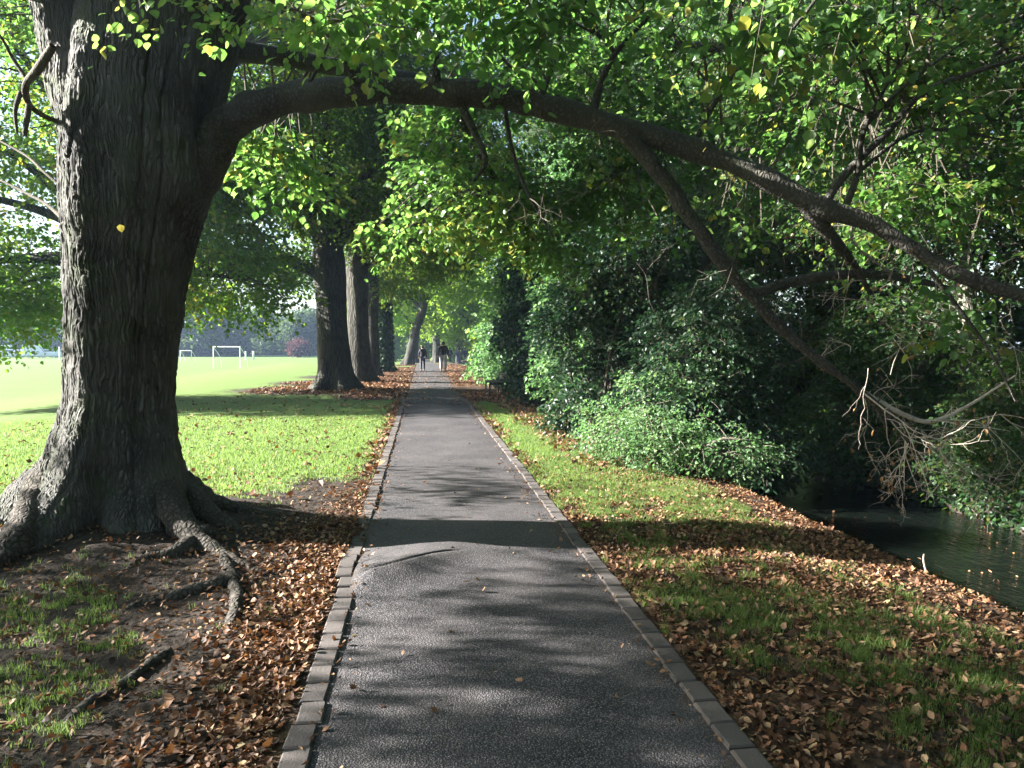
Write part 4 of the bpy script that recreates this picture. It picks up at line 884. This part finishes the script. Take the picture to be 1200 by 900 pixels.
def person(label, x, y, h, jacket, trousers, step=1, hair_long=False, hood=False, rz=0, wide=1.0, low=False, group='people walking on the path'):
    z0 = float(gz(.37, y)) + .055; o = thing('person', label, 'person', (x, y, z0), group, rz); s = h / 1.78; o.scale = (s * wide, s, s)
    a = .16 * step
    J = {'pel': (0, 0, .95), 'wai': (0, 0, 1.1), 'che': (0, .01, 1.32), 'nek': (0, .0, 1.49), 'hd': (0, .02, 1.60), 'crn': (0, .02, 1.70)}
    for sx, sg in (('l', -1), ('r', 1)):
        k = a * sg; J.update({'sh' + sx: (sg * .17, 0, 1.42), 'el' + sx: (sg * .235, -k * .5 - .02, 1.14), 'wr' + sx: (sg * .25, -k * .9 + .07, .92), 'pa' + sx: (sg * .25, -k * .95 + .09, .85),
                  'hi' + sx: (sg * .09, 0, .9), 'kn' + sx: (sg * .10, k * .8 + .03, .50), 'an' + sx: (sg * .10, k * 1.3 - .02, .09), 'to' + sx: (sg * .11, k * 1.3 + .14, .04)})
    nm = list(J); ix = {n_: i for i, n_ in enumerate(nm)}
    E = [('pel', 'wai'), ('wai', 'che'), ('che', 'nek'), ('nek', 'hd'), ('hd', 'crn')]
    for sx in 'lr': E += [('che', 'sh' + sx), ('sh' + sx, 'el' + sx), ('el' + sx, 'wr' + sx), ('wr' + sx, 'pa' + sx), ('pel', 'hi' + sx), ('hi' + sx, 'kn' + sx), ('kn' + sx, 'an' + sx), ('an' + sx, 'to' + sx)]
    rad = {'pel': .13, 'wai': .12, 'che': .14, 'nek': .055, 'hd': .09, 'crn': .075}
    rr = [rad.get(n_, {'sh': .06, 'el': .045, 'wr': .03, 'pa': .035, 'hi': .085, 'kn': .058, 'an': .038, 'to': .035}.get(n_[:2], .05)) for n_ in nm]
    body = skin_mesh('body', [J[n_] for n_ in nm], [(ix[p_], ix[q_]) for p_, q_ in E], rr, M['skin'], o)
    for sx, sg in (('l', -1), ('r', 1)):
        pa = np.array(J['pa' + sx]); fm = MB()
        for f_ in range(4): fm.tube([pa + (0, (f_ - 1.5) * .018, 0), pa + (-sg * .005, (f_ - 1.5) * .02 + .005, -.05), pa + (-sg * .02, (f_ - 1.5) * .02 + .008, -.085 + abs(f_ - 1.3) * .008)], [.009, .008, .006], 6, 3)
        fm.tube([pa + (0, .02, .03), pa + (-sg * .01, .05, 0), pa + (-sg * .015, .055, -.03)], [.01, .009, .007], 6, 3)
        fm.build('fingers', M['skin'], o, True)
    # jacket
    hem = .76 if low else .80
    jn = ['pel', 'wai', 'che', 'nek', 'shl', 'ell', 'wrl', 'shr', 'elr', 'wrr']; V_ = [J[n_] for n_ in jn]; V_[0] = (0, 0, .93); V_.append((0, 0, hem)); jn2 = {n_: i for i, n_ in enumerate(jn)}
    Ej = [(10, 0), (0, 1), (1, 2), (2, 3), (2, 4), (4, 5), (5, 6), (2, 7), (7, 8), (8, 9)]
    skin_mesh('jacket', V_, Ej, [(.20, .15), (.185, .145), (.20, .155), .075, .095, .075, .055, .095, .075, .055, (.2, .155)], jacket, o, 2)
    tn = ['pel', 'hil', 'knl', 'anl', 'hir', 'knr', 'anr']; V_ = [J[n_] for n_ in tn]; V_[3] = (V_[3][0], V_[3][1], .11); V_[6] = (V_[6][0], V_[6][1], .11)
    skin_mesh('trousers', V_, [(0, 1), (1, 2), (2, 3), (0, 4), (4, 5), (5, 6)], [(.17, .14), .118, .092, .08, .118, .092, .08], trousers, o, 0)
    for sx in 'lr':
        an, to = np.array(J['an' + sx]), np.array(J['to' + sx])
        sh = MB(); sh.tube([an + (0, -.06, -.05), an + (0, .0, -.03), to + (0, -.04, 0), to + (0, .05, -.005)], [.03, .05, .045, .02], 8, 3); sh.build('shoe', M['shoe'], o, True)
    hm = MB(); c = np.array(J['hd']) + (0, -.015, .045)
    hm.tube([c + (0, 0, -.10 if not hair_long else -.22), c + (0, 0, -.04), c + (0, 0, .03), c + (0, 0, .085), c + (0, 0, .11)], [.05 if not hair_long else .09, .098, .108, .08, .01], 14, 4, .08, 20)
    hm.build('hood' if hood else 'hair', jacket if hood else M['hair'], o, True)
    # nose and ears (the far side is turned away)
    hc = np.array(J['hd'])
    fc = MB(); fc.tube([hc + (0, .09, .03), hc + (0, .125, -.005), hc + (0, .10, -.02)], [.008, .016, .01], 6, 3); fc.build('nose', M['skin'], o, True)
    for sg in (-1, 1): fc = MB(); fc.tube([hc + (sg * .095, .0, .03), hc + (sg * .108, -.005, .01), hc + (sg * .095, 0, -.02)], [.01, .018, .008], 6, 2); fc.build('ear', M['skin'], o, True)
    return o
person('shorter walker in a dark jacket and dark trousers seen from behind', .0, 47.3, 1.60, cloth('navy_jacket', (.012, .013, .02)), cloth('dark_trousers', (.05, .055, .07)), 1, False)
person('taller walker in a bulky black coat and pale grey trousers seen from behind', 1.22, 46.2, 1.82, cloth('black_coat', (.008, .008, .01)), cloth('pale_trousers', (.30, .30, .32)), -1, False, True, 0, 1.12)
person('tiny far figure in black, nearest to the path end', 3.1, 88, 1.68, cloth('coat_black', (.01, .01, .012)), cloth('trousers_black', (.02, .02, .025)), 1)
person('tiny far figure in a dark coat beside the shrubs', 5.0, 92, 1.72, cloth('coat_dark', (.015, .012, .02)), cloth('trousers_grey', (.06, .06, .07)), -1)
person('tiny far figure with blue trousers between two dark ones', 4.3, 95, 1.62, cloth('coat_grey', (.05, .05, .06)), cloth('trousers_blue', (.04, .06, .14)), 1)

# ------------------------------------------------------------------ playing field: goals, posts, parked vehicles, hedge line
M['white'] = simple_mat('white_paint', (.8, .8, .8), .4, 0, 0, 40, .04)
def goal(x, y, wdt, hgt, dep, rz, label):
    z0 = float(gz(x, y)); o = thing('goal_frame', label, 'goal', (x, y, z0), 'white football goals', rz)
    r_ = .045
    for sx in (-1, 1):
        mb = MB(); mb.tube([(sx * wdt / 2, 0, -.1), (sx * wdt / 2, 0, hgt)], [r_, r_], 10, 2); mb.build('post', M['white'], o, True)
        mb = MB(); mb.tube([(sx * wdt / 2, dep, -.05), (sx * wdt / 2, dep * .85, hgt * .5), (sx * wdt / 2, .05, hgt - .05)], [.025, .025, .025], 6, 4); mb.build('stay', M['white'], o, True)
    mb = MB(); mb.tube([(-wdt / 2 - r_, 0, hgt), (wdt / 2 + r_, 0, hgt)], [r_, r_], 10, 2); mb.build('crossbar', M['white'], o, True)
p = G(266, 432, -.8); goal(p[0], p[1], 2.9, 2.15, 1.4, R(-18), 'nearer white goal frame on the field between the big trunk and the avenue')
p = G(218, 423.5, -.8); goal(p[0], p[1], 1.6, 1.5, 1.2, R(-10), 'far small white goal frame just right of the big trunk')
for px, lb in ((288, 'thin white corner post right of the nearer goal'), (297, 'thicker white corner post furthest from the nearer goal'), (70, 'white post standing among the parked vehicles')):
    p = G(px, 421.5, -.8); o = thing('corner_post', lb, 'post', (p[0], p[1], float(gz(p[0], p[1]))), 'white posts at the edge of the field')
    mb = MB(); r_ = .16 if px == 297 else .1; mb.tube([(0, 0, -.1), (0, 0, .9), (0, 0, 1.25 if px != 70 else 1.9)], [r_, r_, r_ * .9], 8, 2); mb.build('shaft', M['white'], o, True)
    mb = MB(); mb.tube([(0, 0, 1.25 if px != 70 else 1.9), (0, 0, 1.33 if px != 70 else 2.0)], [r_ * 1.3, r_ * .8], 8, 2); mb.build('cap', M['white'], o, True)
M['glass'] = simple_mat('car_glass', (.03, .04, .05), .1); M['tyre'] = simple_mat('tyre', (.02, .02, .02), .8); M['rim'] = simple_mat('wheel_rim', (.4, .4, .42), .35, .8)
M['lamp'] = simple_mat('car_lamp', (.5, .5, .5), .2)
def vehicle(x, y, kind, col, label, rz):
    z0 = float(gz(x, y)); o = thing('parked_' + kind, label, kind, (x, y, z0), 'vehicles parked beyond the field', rz)
    paint = simple_mat('paint_' + kind, col, .3, 0, 0, 40, .03)
    L, Wd, H = (4.2, 1.75, 1.45) if kind == 'car' else (5.2, 2.0, 2.3)
    if kind == 'car': prof = [(-L / 2, .35), (-L / 2, .8), (-L / 2 + .15, .92), (-1.35, .98), (-.75, H), (.75, H), (1.35, .95), (L / 2 - .1, .82), (L / 2, .6), (L / 2, .35)]
    else: prof = [(-L / 2, .4), (-L / 2, 2.15), (-L / 2 + .15, H), (.9, H), (1.5, 1.45), (2.3, 1.2), (L / 2, .95), (L / 2, .4)]
    n = len(prof); mb = MB(); ring = []
    for ysg, inset in ((-1, 1), (1, 1)):
        ring.append([(px, ysg * Wd / 2 * (.86 if pz > 1.1 else 1), pz) for px, pz in prof])
    bm = bmesh.new(); va = [bm.verts.new(q) for q in ring[0]]; vb = [bm.verts.new(q) for q in ring[1]]
    bm.faces.new(va); bm.faces.new(vb[::-1])
    for i in range(n): bm.faces.new((va[i], vb[i], vb[(i + 1) % n], va[(i + 1) % n]))
    bmesh.ops.recalc_face_normals(bm, faces=bm.faces); bmesh.ops.bevel(bm, geom=list(bm.edges), offset=.05, segments=2, affect='EDGES')
    me = bpy.data.meshes.new('body'); bm.to_mesh(me); bm.free(); me.materials.append(paint); link('body', me, o)
    zc = 1.2 if kind == 'car' else 1.75; wx = 1.5 if kind == 'car' else .9; cx = 0 if kind == 'car' else .9
    for sg in (-1, 1):
        mb = MB(); mb.box((cx, sg * (Wd / 2 * .93 + .005), zc - .03), (wx, .03, .34)); mb.build('window', M['glass'], o)
    for sx in (-1, 1):
        for sg in (-1, 1):
            mb = MB(); mb.tube([(sx * L * .31, sg * (Wd / 2 - .2), .32), (sx * L * .31, sg * (Wd / 2 + .01), .32)], [.32, .32], 14, 1)
            w_ = mb.build('wheel', M['tyre'], o); mb = MB(); mb.tube([(sx * L * .31, sg * (Wd / 2 - .02), .32), (sx * L * .31, sg * (Wd / 2 + .03), .32)], [.2, .17], 10, 1); mb.tube([(sx * L * .31, sg * (Wd / 2 + .025), .32), (sx * L * .31, sg * (Wd / 2 + .03), .32)], [.17, .001], 10, 1); mb.build('rim', M['rim'], w_)
    for sg in (-1, 1):
        mb = MB(); mb.box((L / 2 - .01, sg * Wd * .36, .68), (.08, .3, .14)); mb.build('headlight', M['lamp'], o)
vs = [(6, 'van', (.75, .75, .76), 'white van at the edge of the photo beyond the field'), (14, 'car', (.55, .58, .62), 'silver car next to the white van'), (25, 'car', (.7, .7, .74), 'white car left of the purple-grey one'),
      (36, 'car', (.35, .30, .42), 'purple-grey car in the middle of the parked row'), (47, 'van', (.72, .74, .78), 'pale van in the middle of the parked row'), (60, 'car', (.66, .68, .72), 'pale car just left of the white post'), (75, 'car', (.6, .66, .72), 'light blue-grey car against the big trunk edge')]
for px, kd, c_, lb in vs:
    p = G(px, 419.6, -.8); vehicle(p[0], p[1], kd, c_, lb, R(8 + (px * 7) % 15))
r5 = np.random.default_rng(55)
protos = []
hz = []
k = 0
for px in list(range(-90, 400, 21)):
    d = r5.uniform(150, 175); hz.append((px + r5.uniform(-6, 6), d, r5.uniform(.75, 1.15)))
kinds = [('broad hazy tree', [(0, 0, 5.5, 5, 5, 3.4), (3, 0, 7.5, 3.6, 3.6, 2.6), (-3.2, 0, 7, 3.4, 3.4, 2.8), (0, 0, 2.5, 5.5, 5, 2.2)], 'far_leaf'), ('tall hazy tree', [(0, 0, 5, 4, 4, 4), (0, 0, 9.5, 3.6, 3.6, 3.4), (1.6, 0, 2.6, 4.4, 4, 2.2)], 'far_leaf'), ('rounded hazy tree', [(0, 0, 5, 5.4, 5, 4.4), (0, 0, 2, 5, 5, 2)], 'far_leaf')]
where = ['beyond the parked van', 'beyond the parked cars', 'beyond the parked row', 'just left of the big trunk', 'hidden by the big trunk', 'behind the far small goal', 'left of the nearer goal', 'behind the nearer goal', 'right of the nearer goal', 'behind the corner posts', 'right of the corner posts', 'left of the copper tree', 'close to the stout avenue tree']
cnt = 0
for i, (px, d, s_) in enumerate(hz):
    kk = i % 3; x, y = (CAMP + d * (_f + (px - 600) / FPX * _r))[:2]; z = float(gz(x, y))
    wi = int(np.clip((px - 0) / 31, 0, 12)); lb = f"{kinds[kk][0]} on the field's far edge, {where[wi]}"
    if px < 0: lb = f"{kinds[kk][0]} on the field's far edge, {['outermost of all', 'second from the outer end', 'third from the outer end', 'fourth from the outer end', 'before the parked van starts'][min(i, 4)]}"
    if len(protos) <= kk:
        o = tree('distant_tree', lb, 'tree', x, y, .35, kinds[kk][1], 1000, 'far_leaf', r5, "trees along the field's far edge", 3, (0, 0), 1.2, 8, .6, .3, .4, .3, cf=0, seed=70 + kk, seg=10, z=z); protos.append(o); o.scale = (s_,) * 3
    else: copy_thing(protos[kk], (x, y, z), r5.uniform(0, 6), s_ * 1.0, lb)
x, y = (CAMP + 140 * (_f + (350 - 600) / FPX * _r))[:2]
tree('copper_tree', 'small purple-leaved tree on the far edge of the field by the stout avenue tree', 'tree', x, y, .2, [(0, 0, 1.9, 1.8, 1.6, 1.4)], 220, 'copper_leaf', r5, None, 1.3, (0, 0), .8, 10, .35, .25, .4, .2, cf=0, seed=80, seg=10)

# ------------------------------------------------------------------ air
mb = MB(); mb.box((0, 150, 13), (900, 900, 34)); hz_o = None
m, t, b = new_mat('haze_air'); t.nodes.remove(b)
pv = N_(t, 'ShaderNodeVolumePrincipled'); pv.inputs['Color'].default_value = (.50, .68, 1, 1); pv.inputs['Density'].default_value = .00045; pv.inputs['Anisotropy'].default_value = .3
t.links.new(pv.outputs[0], t.nodes['Material Output'].inputs['Volume'])
# the ground reaches x +-600 and y -300..900
mb = MB(); mb.box((0, 300, 14), (1210, 1210, 36))
tag(mb.build('haze', m), 'thin morning haze over the field', None, None, 'stuff')
